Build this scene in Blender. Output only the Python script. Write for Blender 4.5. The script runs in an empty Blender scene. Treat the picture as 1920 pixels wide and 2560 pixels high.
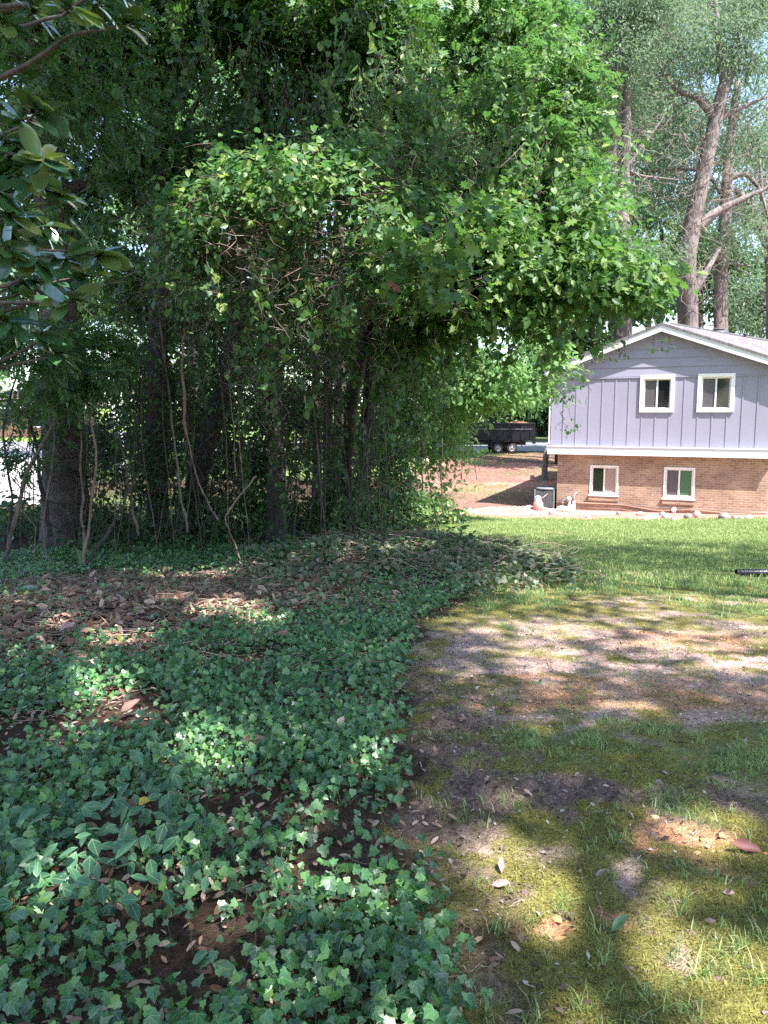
import bpy, math, random
import numpy as np
from mathutils import Vector, Matrix
R = math.radians
scene = bpy.context.scene
C = scene.collection
# ---------------------------------------------------------------- camera
F = 1900.0; PITCH = R(7.2)
cd = bpy.data.cameras.new('camera'); cam = bpy.data.objects.new('camera', cd); C.objects.link(cam)
cam.location = (0, 0, 1.6); cam.rotation_euler = (R(90) - PITCH, 0, 0)
cd.sensor_fit = 'VERTICAL'; cd.sensor_height = 36; cd.sensor_width = 27; cd.lens = 36 * F / 2560
cd.clip_start = 0.05; cd.clip_end = 2000
scene.camera = cam
# ---------------------------------------------------------------- sky, sun, exposure
SUN = np.array([.44, -.541, 1.1]); SUN /= np.linalg.norm(SUN)
w = bpy.data.worlds.new('World'); scene.world = w; w.use_nodes = True
nt = w.node_tree; sky = nt.nodes.new('ShaderNodeTexSky'); sky.sky_type = 'NISHITA'; sky.sun_disc = False
sky.sun_elevation = math.asin(SUN[2]); sky.sun_rotation = math.atan2(SUN[0], SUN[1]); sky.dust_density = 1.0; sky.air_density = 1.0
nt.links.new(sky.outputs[0], nt.nodes['Background'].inputs[0]); nt.nodes['Background'].inputs[1].default_value = 0.145
sl = bpy.data.lights.new('sun', 'SUN'); so = bpy.data.objects.new('sun', sl); C.objects.link(so)
sl.energy = 5.0; sl.angle = R(0.53); sl.color = (1.0, .955, .93)
so.rotation_euler = Vector(SUN).to_track_quat('Z', 'Y').to_euler()
vs = scene.view_settings; vs.view_transform = 'Standard'; vs.look = 'None'; vs.exposure = 1.72; vs.gamma = 1
cy = scene.cycles; cy.use_denoising = False; cy.max_bounces = 6; cy.diffuse_bounces = 4; cy.transmission_bounces = 4; cy.glossy_bounces = 2
cy.transparent_max_bounces = 6; cy.caustics_reflective = False; cy.caustics_refractive = False; cy.sample_clamp_indirect = 6
# ---------------------------------------------------------------- pixel -> world, ground height
def raydir(px, py):
    a = (px - 960) / F; b = -(py - 1280) / F
    return np.array([a, math.cos(PITCH) + b * math.sin(PITCH), -math.sin(PITCH) + b * math.cos(PITCH)])
def P(px, py, Y):
    d = raydir(px, py); s = Y / d[1]
    return np.array([d[0] * s, Y, 1.6 + d[2] * s])
PY = [-60, -10, 0, 24, 27, 30, 34, 48, 64, 100, 200, 900]; PZ = [1.2, .66, 0, -1.584, -1.80, -1.86, -1.68, -.93, -.55, .6, 3, 10]
def lattice(ix, iy, seed):
    h = (ix * 374761393 + iy * 668265263 + seed * 1442695041) & 0xffffffff
    h = ((h ^ (h >> 13)) * 1274126177) & 0xffffffff
    return ((h ^ (h >> 16)) & 0xffff) / 65535.0
def vnoise(x, y, seed=0):
    x = np.asarray(x, float); y = np.asarray(y, float)
    ix = np.floor(x).astype(np.int64); iy = np.floor(y).astype(np.int64); fx = x - ix; fy = y - iy
    fx = fx * fx * (3 - 2 * fx); fy = fy * fy * (3 - 2 * fy)
    a = lattice(ix, iy, seed); b = lattice(ix + 1, iy, seed); c = lattice(ix, iy + 1, seed); d = lattice(ix + 1, iy + 1, seed)
    return (a * (1 - fx) + b * fx) * (1 - fy) + (c * (1 - fx) + d * fx) * fy
def fbm(x, y, s=1.0, o=4, seed=0):
    v = 0; a = .5; t = 0
    for k in range(o):
        v = v + a * vnoise(np.asarray(x) * s + 17.3 * k, np.asarray(y) * s - 9.1 * k, seed + k); t += a; a *= .5; s *= 2.03
    return v / t
def sstep(a, b, x): t = np.clip((x - a) / (b - a), 0, 1); return t * t * (3 - 2 * t)
def gauss(x, y, cx, cy, rx, ry, rot=0):
    c, s = math.cos(rot), math.sin(rot); u = ((x - cx) * c + (y - cy) * s) / rx; v = (-(x - cx) * s + (y - cy) * c) / ry
    return np.exp(-(u * u + v * v))
def hz(x, y):
    x = np.asarray(x, float); y = np.asarray(y, float)
    z = np.interp(y, PY, PZ)
    near = sstep(34, 26, y)
    z = z + near * .10 * (fbm(x, y, .35, 2, 5) - .5)
    z = z + .30 * gauss(x, y, .3, 12.3, 2.4, 1.3) * (.6 + .8 * fbm(x, y, 1.3, 3, 15)) + .10 * gauss(x, y, -3.4, 8.2, 1.6, 1.0)      # brush heap, litter heap
    z = z + .20 * gauss(x, y, 4.4, 26.5, 1.8, .7) * (.6 + .8 * fbm(x, y, 1.5, 3, 9))           # clay spoil by the house corner
    return z
def G(px, py):
    d = raydir(px, py); s = 1.0
    for _ in range(60):
        p = d * s + np.array([0, 0, 1.6]); e = p[2] - float(hz(p[0], p[1])); s += e / max(.02, -d[2] + .066) * .6
    p = d * s; return float(p[0]), float(p[1])
# ---------------------------------------------------------------- mesh helpers
class MB:
    def __init__(s, luv=False): s.v = []; s.f = []; s.n = 0; s.luv = [] if luv else None
    def add(s, V, Fc):
        V = np.asarray(V, float).reshape(-1, 3); s.v.append(V)
        if isinstance(Fc, np.ndarray): s.f.append(Fc + s.n)
        else:
            d = {}
            for q in Fc: d.setdefault(len(q), []).append(q)
            for q in d.values(): s.f.append(np.array(q) + s.n)
        s.n += len(V)
    def box(s, x0, x1, y0, y1, z0, z1):
        V = [(x, y, z) for z in (z0, z1) for y in (y0, y1) for x in (x0, x1)]
        s.add(V, [(0, 2, 3, 1), (4, 5, 7, 6), (0, 1, 5, 4), (2, 6, 7, 3), (0, 4, 6, 2), (1, 3, 7, 5)]); return s
    def prism(s, poly, y0, y1):                     # polygon in x-z extruded along y
        n = len(poly); V = [(x, y0, z) for x, z in poly] + [(x, y1, z) for x, z in poly]
        Fc = [tuple(range(n)), tuple(range(2 * n - 1, n - 1, -1))] + [(i, (i + 1) % n + 0, (i + 1) % n + n, i + n)[::-1] for i in range(n)]
        s.add(V, Fc); return s
    def tube(s, pts, rad, k=6, cap=True):
        pts = np.asarray(pts, float); n = len(pts); rad = np.broadcast_to(np.asarray(rad, float), (n,))
        t = np.gradient(pts, axis=0); t /= np.linalg.norm(t, axis=1)[:, None] + 1e-9
        ref = np.array([0, 0, 1.]) if abs(t[:, 2]).mean() < .8 else np.array([1., 0, 0])
        u = np.cross(t, ref); u /= np.linalg.norm(u, axis=1)[:, None] + 1e-9; v = np.cross(t, u)
        a = np.arange(k) * 2 * math.pi / k
        V = pts[:, None] + rad[:, None, None] * (np.cos(a)[None, :, None] * u[:, None] + np.sin(a)[None, :, None] * v[:, None])
        i = np.arange(n - 1)[:, None] * k; j = np.arange(k)[None]; j2 = (j + 1) % k
        Q = np.stack([i + j, i + j2, i + k + j2, i + k + j], -1).reshape(-1, 4)
        s.add(V.reshape(-1, 3), Q)
        if cap and k > 3:
            s.f.append(np.array([[s.n - k + q for q in range(k)]])); s.f.append(np.array([[s.n - n * k + q for q in range(k)][::-1]]))
        return s
    def lathe(s, prof, c, axis='z', k=24):           # prof: (r, h)
        pr = np.array(prof); a = np.arange(k) * 2 * math.pi / k; n = len(pr)
        X = pr[:, 0][:, None] * np.cos(a); Y = pr[:, 0][:, None] * np.sin(a); Z = np.repeat(pr[:, 1][:, None], k, 1)
        V = np.stack({'z': (X, Y, Z), 'y': (X, Z, Y), 'x': (Z, X, Y)}[axis], -1).reshape(-1, 3) + np.array(c)
        i = np.arange(n - 1)[:, None] * k; j = np.arange(k)[None]; j2 = (j + 1) % k
        s.add(V, np.stack([i + j, i + j2, i + k + j2, i + k + j], -1).reshape(-1, 4)); return s
    def build(s, name, mat, parent=None, smooth=False, loc=(0, 0, 0), bevel=0):
        me = bpy.data.meshes.new(name); V = np.concatenate(s.v)
        me.vertices.add(len(V)); me.vertices.foreach_set('co', V.astype(np.float32).ravel())
        tot = sum(f.size for f in s.f); npoly = sum(len(f) for f in s.f)
        me.loops.add(tot); me.polygons.add(npoly)
        me.loops.foreach_set('vertex_index', np.concatenate([f.ravel() for f in s.f]).astype(np.int32))
        ln = np.concatenate([np.full(len(f), f.shape[1]) for f in s.f]); st = np.concatenate([[0], np.cumsum(ln)[:-1]])
        me.polygons.foreach_set('loop_start', st.astype(np.int32))
        me.polygons.foreach_set('use_smooth', np.full(npoly, smooth, bool))
        me.update(calc_edges=True)
        me.materials.append(mat)
        if s.luv:
            a_ = me.attributes.new('leaf_xy', 'FLOAT_VECTOR', 'POINT'); a_.data.foreach_set('vector', np.concatenate(s.luv).astype(np.float32).ravel())
        o = bpy.data.objects.new(name, me); C.objects.link(o); o.location = loc
        if parent: o.parent = parent
        if bevel:
            b = o.modifiers.new('bevel', 'BEVEL'); b.width = bevel; b.segments = 2; b.limit_method = 'ANGLE'
        return o
def thing(name, label, cat, loc=(0, 0, 0), rz=0, group=None):
    o = bpy.data.objects.new(name, None); C.objects.link(o); o.location = loc; o.rotation_euler = (0, 0, rz)
    o['label'] = label; o['category'] = cat
    if group: o['group'] = group
    return o
def tag(o, label, cat, group=None, kind=None):
    o['label'] = label
    if cat: o['category'] = cat
    if group: o['group'] = group
    if kind: o['kind'] = kind
    return o
# ---------------------------------------------------------------- materials
def newmat(name):
    m = bpy.data.materials.new(name); m.use_nodes = True; return m, m.node_tree.nodes, m.node_tree.links, m.node_tree.nodes['Principled BSDF']
def ramp(N, stops):
    r = N.new('ShaderNodeValToRGB'); e = r.color_ramp.elements
    while len(e) < len(stops): e.new(.5)
    for i, (p, c) in enumerate(stops): e[i].position = p; e[i].color = (*c, 1)
    return r
def plain(name, col, rough=.6, var=.15, scale=8, metal=0, bump=.0, spec=.5, coords='Object', stretch=None):
    m, N, L, B = newmat(name); tc = N.new('ShaderNodeTexCoord'); no = N.new('ShaderNodeTexNoise')
    no.inputs['Scale'].default_value = scale; no.inputs['Detail'].default_value = 6
    if stretch:
        mp = N.new('ShaderNodeMapping'); mp.inputs['Scale'].default_value = stretch; L.new(tc.outputs[coords], mp.inputs[0]); L.new(mp.outputs[0], no.inputs[0])
    else: L.new(tc.outputs[coords], no.inputs[0])
    c = np.array(col); r = ramp(N, [(.3, tuple(c * (1 - var))), (.7, tuple(np.minimum(1, c * (1 + var))))])
    L.new(no.outputs[0], r.inputs[0]); L.new(r.outputs[0], B.inputs['Base Color'])
    B.inputs['Roughness'].default_value = rough; B.inputs['Metallic'].default_value = metal; B.inputs['Specular IOR Level'].default_value = spec
    if bump:
        b = N.new('ShaderNodeBump'); b.inputs['Strength'].default_value = bump; b.inputs['Distance'].default_value = .02
        L.new(no.outputs[0], b.inputs['Height']); L.new(b.outputs[0], B.inputs['Normal'])
    return m
def leafmat(name, stops, rough=.45, trans=.35, tcol=(.25, .5, .06), spec=.5, coat=0, veins=False):
    m, N, L, B = newmat(name); g = N.new('ShaderNodeNewGeometry'); r = ramp(N, stops)
    L.new(g.outputs['Random Per Island'], r.inputs[0]); L.new(r.outputs[0], B.inputs['Base Color'])
    if veins:      # pale palmate veins from the leaf base
        at = N.new('ShaderNodeAttribute'); at.attribute_name = 'leaf_xy'; sp = N.new('ShaderNodeSeparateXYZ'); L.new(at.outputs['Vector'], sp.inputs[0])
        def M(op, a, b=None):
            q = N.new('ShaderNodeMath'); q.operation = op
            for i_, v_ in enumerate((a, b)):
                if v_ is None: continue
                if isinstance(v_, (int, float)): q.inputs[i_].default_value = v_
                else: L.new(v_, q.inputs[i_])
            return q.outputs[0]
        ax = M('ABSOLUTE', sp.outputs[0]); yy = M('SUBTRACT', sp.outputs[1], .05); d = ax
        for a0 in (.62, 1.35): d = M('MINIMUM', d, M('ABSOLUTE', M('SUBTRACT', M('MULTIPLY', ax, math.cos(a0)), M('MULTIPLY', yy, math.sin(a0)))))
        k = M('LESS_THAN', d, .016); mv = N.new('ShaderNodeMix'); mv.data_type = 'RGBA'; L.new(M('MULTIPLY', k, .55), mv.inputs[0]); L.new(r.outputs[0], mv.inputs[6]); mv.inputs[7].default_value = (.24, .36, .18, 1); L.new(mv.outputs[2], B.inputs['Base Color'])
    B.inputs['Roughness'].default_value = rough; B.inputs['Specular IOR Level'].default_value = spec; B.inputs['Coat Weight'].default_value = coat
    if trans:
        t = N.new('ShaderNodeBsdfTranslucent'); mc = N.new('ShaderNodeMix'); mc.data_type = 'RGBA'; mc.inputs[0].default_value = .65
        L.new(r.outputs[0], mc.inputs[6]); mc.inputs[7].default_value = (*tcol, 1); L.new(mc.outputs[2], t.inputs[0])
        mx = N.new('ShaderNodeMixShader'); mx.inputs[0].default_value = trans
        L.new(B.outputs[0], mx.inputs[1]); L.new(t.outputs[0], mx.inputs[2]); L.new(mx.outputs[0], N['Material Output'].inputs[0])
    return m
def barkmat(name, c1, c2, scale=6, bump=.6):
    m, N, L, B = newmat(name); tc = N.new('ShaderNodeTexCoord'); mp = N.new('ShaderNodeMapping'); mp.inputs['Scale'].default_value = (1, 1, .14)
    no = N.new('ShaderNodeTexNoise'); no.inputs['Scale'].default_value = scale * 3; no.inputs['Detail'].default_value = 8; no.inputs['Roughness'].default_value = .7
    n2 = N.new('ShaderNodeTexNoise'); n2.inputs['Scale'].default_value = scale * .3
    L.new(tc.outputs['Object'], mp.inputs[0]); L.new(mp.outputs[0], no.inputs[0]); L.new(tc.outputs['Object'], n2.inputs[0])
    ad = N.new('ShaderNodeMath'); ad.operation = 'MULTIPLY_ADD'; ad.inputs[1].default_value = .45; L.new(n2.outputs[0], ad.inputs[0]); 
    hf = N.new('ShaderNodeMath'); hf.operation = 'MULTIPLY'; hf.inputs[1].default_value = .6; L.new(no.outputs[0], hf.inputs[0]); L.new(hf.outputs[0], ad.inputs[2])
    r = ramp(N, [(.38, c1), (.62, c2)]); L.new(ad.outputs[0], r.inputs[0]); L.new(r.outputs[0], B.inputs['Base Color']); B.inputs['Roughness'].default_value = .9
    b = N.new('ShaderNodeBump'); b.inputs['Strength'].default_value = bump; b.inputs['Distance'].default_value = .05
    L.new(no.outputs[0], b.inputs['Height']); L.new(b.outputs[0], B.inputs['Normal']); return m
# ================================================================= ground
def near_spots(x, y, spots):
    v = 0
    for (px, py, rx, ry, a) in spots:
        cx, cyy = G(px, py); v = v + a * gauss(x, y, cx, cyy, rx, ry)
    return v
def ivy_edge(y):      # x of the ivy / lawn boundary as a function of distance
    return np.interp(y, [-5, 1.5, 2.0, 2.4, 3.0, 3.6, 4.6, 6.2, 7.6, 9, 10.5, 12.5, 15, 18, 22, 26, 30], [.40, .36, .30, .24, .18, .15, .13, .2, .35, .95, 1.5, 1.9, 1.7, 1.2, .9, .9, 1.2])
def zones(x, y):
    """weights of grass, moss, sand, clay, soil, litter, redclay at a ground point: real patches of different cover"""
    x = x + .35 * (fbm(x, y, 1.6, 3, 201) - .5) + .12 * (fbm(x, y, 7, 3, 203) - .5); y = y + .5 * (fbm(x, y, 1.6, 3, 205) - .5) + .16 * (fbm(x, y, 7, 3, 207) - .5)
    n1 = fbm(x, y, .9, 4, 11); n2 = fbm(x, y, 2.6, 4, 23); n3 = fbm(x, y, 7, 4, 31)
    e = ivy_edge(y) + .5 * (n2 - .5)
    left = sstep(.12, -.12, x - e)
    w = {}
    bare = near_spots(x, y, [(1500, 1640, 1.2, .95, 1.6), (1230, 1620, .6, .6, 1.3), (1800, 1660, .9, .9, 1.5), (1650, 1700, 1.0, .7, 1.0), (1750, 1575, .9, .7, 1.0), (1350, 1600, .7, .6, .9), (1850, 1800, .5, .5, .9), (1500, 1780, .6, .35, .8), (1300, 2110, .22, .11, .55),
        (1600, 2200, .16, .09, .7), (1740, 2260, .18, .09, .6), (1450, 1440, .8, .35, .5), (1700, 1500, 1.2, .5, .4), (1880, 1500, .6, .3, .5), (1680, 2380, .12, .06, .35), (1750, 1450, .8, .3, .4), (1520, 1380, 1, .4, .35), (1900, 1950, .4, .3, .5)])
    soil = near_spots(x, y, [(1110, 1820, .26, .9, 1.9), (1130, 1700, .28, .6, 1.8), (1080, 1960, .18, .6, 1.5), (1090, 2120, .10, .3, 1.2), (1400, 1990, .28, .11, .6), (1250, 2000, .25, .10, .4), (1560, 2010, .28, .09, .5), (1100, 2300, .10, .4, .9), (1180, 2500, .10, .3, .9),
        (1650, 1620, .9, .18, .75), (1280, 1690, .4, .22, .6), (1480, 1600, .6, .12, .7), (1750, 1660, .5, .12, .7), (1350, 1650, .5, .10, .6), (1850, 1590, .4, .15, .6), (1550, 1680, .5, .08, .6), (1250, 1560, .3, .1, .5), (1800, 1980, .4, .12, .4)])
    clay = near_spots(x, y, [(1630, 1745, .75, .30, 1.7), (1760, 1735, .5, .28, 1.5), (1500, 1720, .5, .22, 1.1), (1700, 1600, .6, .3, 1.1), (1770, 2110, .20, .10, 1.0), (1830, 2160, .16, .08, 1.0), (1380, 1700, .4, .12, .5), (1460, 2275, .06, .05, 1.1), (1320, 2280, .05, .04, 1), (1700, 1590, .5, .12, .7)])
    grass = near_spots(x, y, [(1650, 1860, .8, .38, 1.1), (1300, 1500, .6, .6, .8), (1850, 1520, .7, .9, .8), (1750, 2460, .3, .25, .5), (1880, 2330, .25, .3, .5), (1250, 1570, .35, .35, .7), (1850, 1880, .5, .4, .6), (1520, 1900, .5, .22, .5), (1820, 2050, .35, .25, .5), (1330, 1840, .25, .2, .3)])
    far = sstep(8.2, 12.0, y + 2.2 * (n1 - .5))
    far2 = sstep(23.4, 22.4, y - .42 * (5.5 - x) * (x < 5.5) - .1 * (x > 9) + .9 * (n2 - .5))
    beyond = 1 - far2
    G_ = np.clip(grass * (.3 + 1.5 * n3), 0, 1.3) + far * 2.2 * (.35 + 1.3 * n2)
    w['grass'] = G_ * far2 * (1 - left)
    w['sand'] = np.clip(bare * (.2 + 1.7 * n2), 0, 3) * 1.5 * far2 * (1 - left) * (1 - .85 * far)
    w['clay'] = clay * (.5 + 1.3 * n3) * 2.6 * far2
    w['soil'] = (soil * (.3 + 1.5 * n3) * 1.7 + .35 * (n3 > .62)) * far2 * (1 - left) * (1 - .9 * far)
    w['moss'] = (.75 + .8 * n1) * far2 * (1 - left) * (1 - .8 * far)
    w['litter'] = left * 3 * far2
    w['dry'] = far * far2 * (1 - left) * 2.6 * sstep(.56, .70, fbm(x * .6, y, .8, 4, 501))
    # beyond the lawn: red clay, dark mulch and weeds on the rise; left side woodland floor; verge
    wood = sstep(2.6, .8, x - .02 * (y - 25))
    w['redclay'] = beyond * (1 - wood) * (1.0 + 1.2 * sstep(31, 26, y) + 1.6 * (n2 - .45)) * sstep(60, 46, y)
    mul = sstep(27.2, 28.2, y - .22 * (x - 3)) * sstep(33, 31, y) * 3 + 3.5 * sstep(.40, .56, fbm(x * .5, y, .5, 3, 61))
    w['mulch'] = beyond * (1 - wood) * mul * sstep(60, 46, y) * sstep(26.6, 28, y)
    w['verge'] = beyond * (sstep(.5, .62, fbm(x, y, .35, 3, 77)) * 2.2 * sstep(29, 33, y) + 3 * sstep(48, 64, y) + 1.0 * sstep(45, 48, y)) * (1 - wood)
    w['litter'] = w['litter'] + beyond * wood * sstep(40, 30, y) * 1.0
    near = sstep(16, 11, y)
    for k_, sd in (('grass', 301), ('sand', 307), ('clay', 311), ('soil', 313), ('moss', 317)): w[k_] = w[k_] * np.exp(near * 5.5 * (fbm(x, y, 4.5, 4, sd) - .5))
    for k_ in ('grass', 'sand', 'clay', 'soil', 'moss'): w[k_] = np.minimum(w[k_], 3) ** (1 + 1.0 * near)
    w['grassfar'] = beyond * wood * (2.0 * gauss(x, y, -10, 27.5, 3.5, 3.5) + 2.0 * sstep(36, 48, y))
    return w
COL = dict(dry=(.34, .29, .15), grass=(.17, .22, .085), moss=(.235, .215, .065), sand=(.50, .35, .305), clay=(.56, .30, .17), soil=(.235, .165, .14), litter=(.085, .058, .042), redclay=(.46, .235, .185), mulch=(.20, .12, .095), verge=(.13, .16, .07), grassfar=(.20, .30, .08))
def axis(parts):
    out = []
    for a, b, n in parts: out += list(np.linspace(a, b, n, endpoint=False))
    return np.array(out + [parts[-1][1]])
xs = axis([(-700, -60, 16), (-60, -12, 40), (-12, -3, 90), (-3, 3.2, 210), (3.2, 8, 110), (8, 16, 60), (16, 60, 40), (60, 700, 16)])
ys = axis([(-60, -4, 24), (-4, 1.2, 26), (1.2, 7.5, 260), (7.5, 14, 170), (14, 30, 160), (30, 48, 54), (48, 64, 16), (64, 100, 12), (100, 900, 20)])
X, Y = np.meshgrid(xs, ys)
def surf(x, y, W=None):
    """ground height with the small relief of clods, moss cushions and ruts"""
    W = W or zones(x, y); tot = sum(W.values()) + 1e-3; detail = sstep(15, 6, y) * sstep(-6, -3, x) * (x < 8)
    cl = fbm(x, y, 11, 4, 41); clod = sstep(.46, .70, cl); cl2 = sstep(.5, .7, fbm(x, y, 24, 2, 42))
    return hz(x, y) + detail * ((W['soil'] + W['clay'] * .7) / tot * (clod * .028 + cl2 * .022) + (W['sand'] / tot) * .016 * fbm(x, y, 16, 3, 43) + .018 * fbm(x, y, 15, 4, 47) + W['moss'] / tot * .026 * fbm(x, y, 12, 3, 53) - .02)
W = zones(X, Y); tot = sum(W.values()) + 1e-3
Zg = surf(X, Y, W)
col = sum(np.array(COL[k])[None, None] * W[k][..., None] for k in W) / tot[..., None]
col = col * (.62 + .76 * fbm(X, Y, 9, 4, 91))[..., None]
mb = MB(); ny, nx = X.shape
i = np.arange(ny - 1)[:, None] * nx; j = np.arange(nx - 1)[None]
mb.add(np.stack([X, Y, Zg], -1).reshape(-1, 3), np.stack([i + j, i + j + 1, i + nx + j + 1, i + nx + j], -1).reshape(-1, 4))
m, N, L, B = newmat('ground_cover')
at = N.new('ShaderNodeAttribute'); at.attribute_name = 'cover'; tc = N.new('ShaderNodeTexCoord')
n1 = N.new('ShaderNodeTexNoise'); n1.inputs['Scale'].default_value = 34; n1.inputs['Detail'].default_value = 10; n1.inputs['Roughness'].default_value = .75
n2 = N.new('ShaderNodeTexNoise'); n2.inputs['Scale'].default_value = 120; n2.inputs['Detail'].default_value = 4
vo = N.new('ShaderNodeTexVoronoi'); vo.inputs['Scale'].default_value = 55
for q in (n1, n2, vo): L.new(tc.outputs['Object'], q.inputs['Vector'])
r1 = ramp(N, [(.36, (.34, .30, .29)), (.46, (.85, .84, .83)), (.55, (1.05, 1.05, 1.05)), (.68, (1.5, 1.48, 1.48))]); L.new(n1.outputs[0], r1.inputs[0])
mx = N.new('ShaderNodeMix'); mx.data_type = 'RGBA'; mx.blend_type = 'MULTIPLY'; mx.inputs[0].default_value = 1; L.new(at.outputs['Color'], mx.inputs[6]); L.new(r1.outputs[0], mx.inputs[7])
r2 = ramp(N, [(.3, (.6, .6, .6)), (.7, (1.4, 1.4, 1.4))]); L.new(n2.outputs[0], r2.inputs[0])
mx2 = N.new('ShaderNodeMix'); mx2.data_type = 'RGBA'; mx2.blend_type = 'MULTIPLY'; mx2.inputs[0].default_value = .8; L.new(mx.outputs[2], mx2.inputs[6]); L.new(r2.outputs[0], mx2.inputs[7])
L.new(mx2.outputs[2], B.inputs['Base Color']); B.inputs['Roughness'].default_value = .95; B.inputs['Specular IOR Level'].default_value = .05
ad = N.new('ShaderNodeMath'); ad.operation = 'ADD'; L.new(n1.outputs[0], ad.inputs[0]); L.new(n2.outputs[0], ad.inputs[1])
bp = N.new('ShaderNodeBump'); bp.inputs['Strength'].default_value = .9; bp.inputs['Distance'].default_value = .025; L.new(ad.outputs[0], bp.inputs['Height']); L.new(bp.outputs[0], B.inputs['Normal'])
ground = mb.build('ground', m, smooth=True); ground['kind'] = 'structure'
ca = ground.data.color_attributes.new('cover', 'FLOAT_COLOR', 'POINT')
ca.data.foreach_set('color', np.concatenate([col.reshape(-1, 3), np.ones((nx * ny, 1))], 1).astype(np.float32).ravel())
# road, driveway and verge as sheets over the ground profile
def sheet(name, x0, x1, y0, y1, mat, lift, taper=None):
    b = MB(); yy = np.array(sorted({y0, y1, *[v for v in PY if y0 < v < y1], *np.linspace(y0, y1, 12)})); xx = np.linspace(x0, x1, 20)
    XX, YY = np.meshgrid(xx, yy); YY2 = YY
    if taper: XX = x0 + (XX - x0) / (x1 - x0) * (taper * YY - x0)
    ZZ = hz(XX, YY2) + lift; nn = len(xx)
    ii = np.arange(len(yy) - 1)[:, None] * nn; jj = np.arange(nn - 1)[None]
    b.add(np.stack([XX, YY2, ZZ], -1).reshape(-1, 3), np.stack([ii + jj, ii + jj + 1, ii + nn + jj + 1, ii + nn + jj], -1).reshape(-1, 4))
    o = b.build(name, mat); o['kind'] = 'structure'; return o
asph = plain('asphalt_grey', (.22, .22, .235), .9, .12, 20); conc = plain('pale_concrete', (.50, .47, .46), .85, .1, 5)
sheet('road', -120, 120, 52.3, 64, asph, .03)
sheet('driveway', -46, -12.4, 29.5, 52.2, conc, .035, taper=-.42)
# ================================================================= house
HB = -2.1
P0 = np.array([9.59, 26.4, HB]); HR = math.atan2(-.4291, .9033)
house = thing('split_level_house', 'lavender grey sided house on a brick lower storey with a low white trimmed gable', 'house', tuple(P0), HR)
def hw(t, n, z): return np.array([9.59 + t * .9033 - n * .4291, 26.4 - t * .4291 - n * .9033, z])
zz = lambda v: v - HB
M_sid = plain('lavender_siding', (.29, .275, .35), .95, .06, 1.2, spec=.03); M_wht = plain('white_trim_paint', (.66, .66, .69), .5, .04, 4)
M_frame = plain('vinyl_window_white', (.80, .80, .78), .4, .03, 4)
SL = .365; TL, TR, TC = -3.84, 3.60, -.12; DEP = 11.0; APX = 4.56
def rz_(t, top=APX): return top - SL * abs(t - TC)
openU = [(-.65, .24, 1.84, 2.87), (1.20, 2.11, 1.84, 2.89)]
openL = [(-2.33, -1.45, -1.17, -.22), (.19, 1.08, -1.18, -.22)]
def wall_with_holes(mb, x0, x1, z0, z1, y0, y1, holes):
    cur = x0
    for (a, b, c, d) in sorted(holes):
        mb.box(cur, a, y0, y1, z0, z1); mb.box(a, b, y0, y1, z0, c); mb.box(a, b, y0, y1, d, z1); cur = b
    mb.box(cur, x1, y0, y1, z0, z1)
b = MB(); wall_with_holes(b, TL, TR, zz(.50), zz(2.92), 0, .14, [(a, c, zz(d), zz(e)) for a, c, d, e in openU])
wall_s = b.build('siding_wall', M_sid, house)
b = MB(); t = -3.39
while t < TR - .1:
    segs = [(.52, 2.90)]
    for (a, c, d, e) in openU:
        if a - .14 < t < c + .14: segs = [(.52, d - .12)]
    for (s0, s1) in segs: b.box(t - .02, t + .02, -.016, -.0005, zz(s0), zz(s1))
    t += .452
b.box(TL, TR, -.034, -.0005, zz(2.905), zz(2.955)); b.build('batten_strips', M_sid, wall_s)
# gable of lap boards, each course tilted out at the bottom
b = MB(); zc = 2.96
while zc < APX - .05:
    z1 = min(zc + .31, APX); xl = max(TL, TC - (APX - zc) / SL); xr = min(TR, TC + (APX - zc) / SL); xl1 = max(TL, TC - (APX - z1) / SL - .001); xr1 = min(TR, TC + (APX - z1) / SL + .001)
    b.add([(xl, -.030, zz(zc)), (xr, -.030, zz(zc)), (xr1, -.006, zz(z1)), (xl1, -.006, zz(z1)), (xl, .14, zz(zc)), (xr, .14, zz(zc)), (xr1, .14, zz(z1)), (xl1, .14, zz(z1))], [(0, 1, 2, 3), (7, 6, 5, 4), (4, 5, 1, 0), (3, 2, 6, 7), (0, 3, 7, 4), (1, 5, 6, 2)])
    zc += .31
b.build('gable_boards', M_sid, wall_s)
b = MB(); b.box(-.37, .09, -.045, -.031, zz(3.84), zz(4.40))
for k in range(8): b.box(-.34, .06, -.056, -.046, zz(3.88 + .063 * k), zz(3.92 + .063 * k))
b.build('gable_vent', M_sid, house)
# remaining shell (side and back walls)
b = MB(); b.box(TL, TL + .14, .141, DEP, zz(.5), zz(2.95)); b.box(TR - .14, TR, .141, DEP, zz(.5), zz(2.95)); b.box(TL + .141, TR - .141, DEP - .14, DEP, zz(.5), zz(2.95)); b.build('side_walls', M_sid, house)
b = MB(); b.box(-3.86, 3.62, -.16, DEP + .1, zz(.26), zz(.498)); b.box(-3.90, 3.66, -.20, -.161, zz(.22), zz(.50)); b.box(-3.92, 3.68, -.225, -.161, zz(.501), zz(.53)); b.build('skirt_trim', M_wht, house)
MB().tube([(TL - .06, -.06, zz(2.95)), (TL - .05, -.05, zz(2.5)), (TL - .05, -.05, zz(.58))], .03, 6).build('downspout', M_wht, house)
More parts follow.
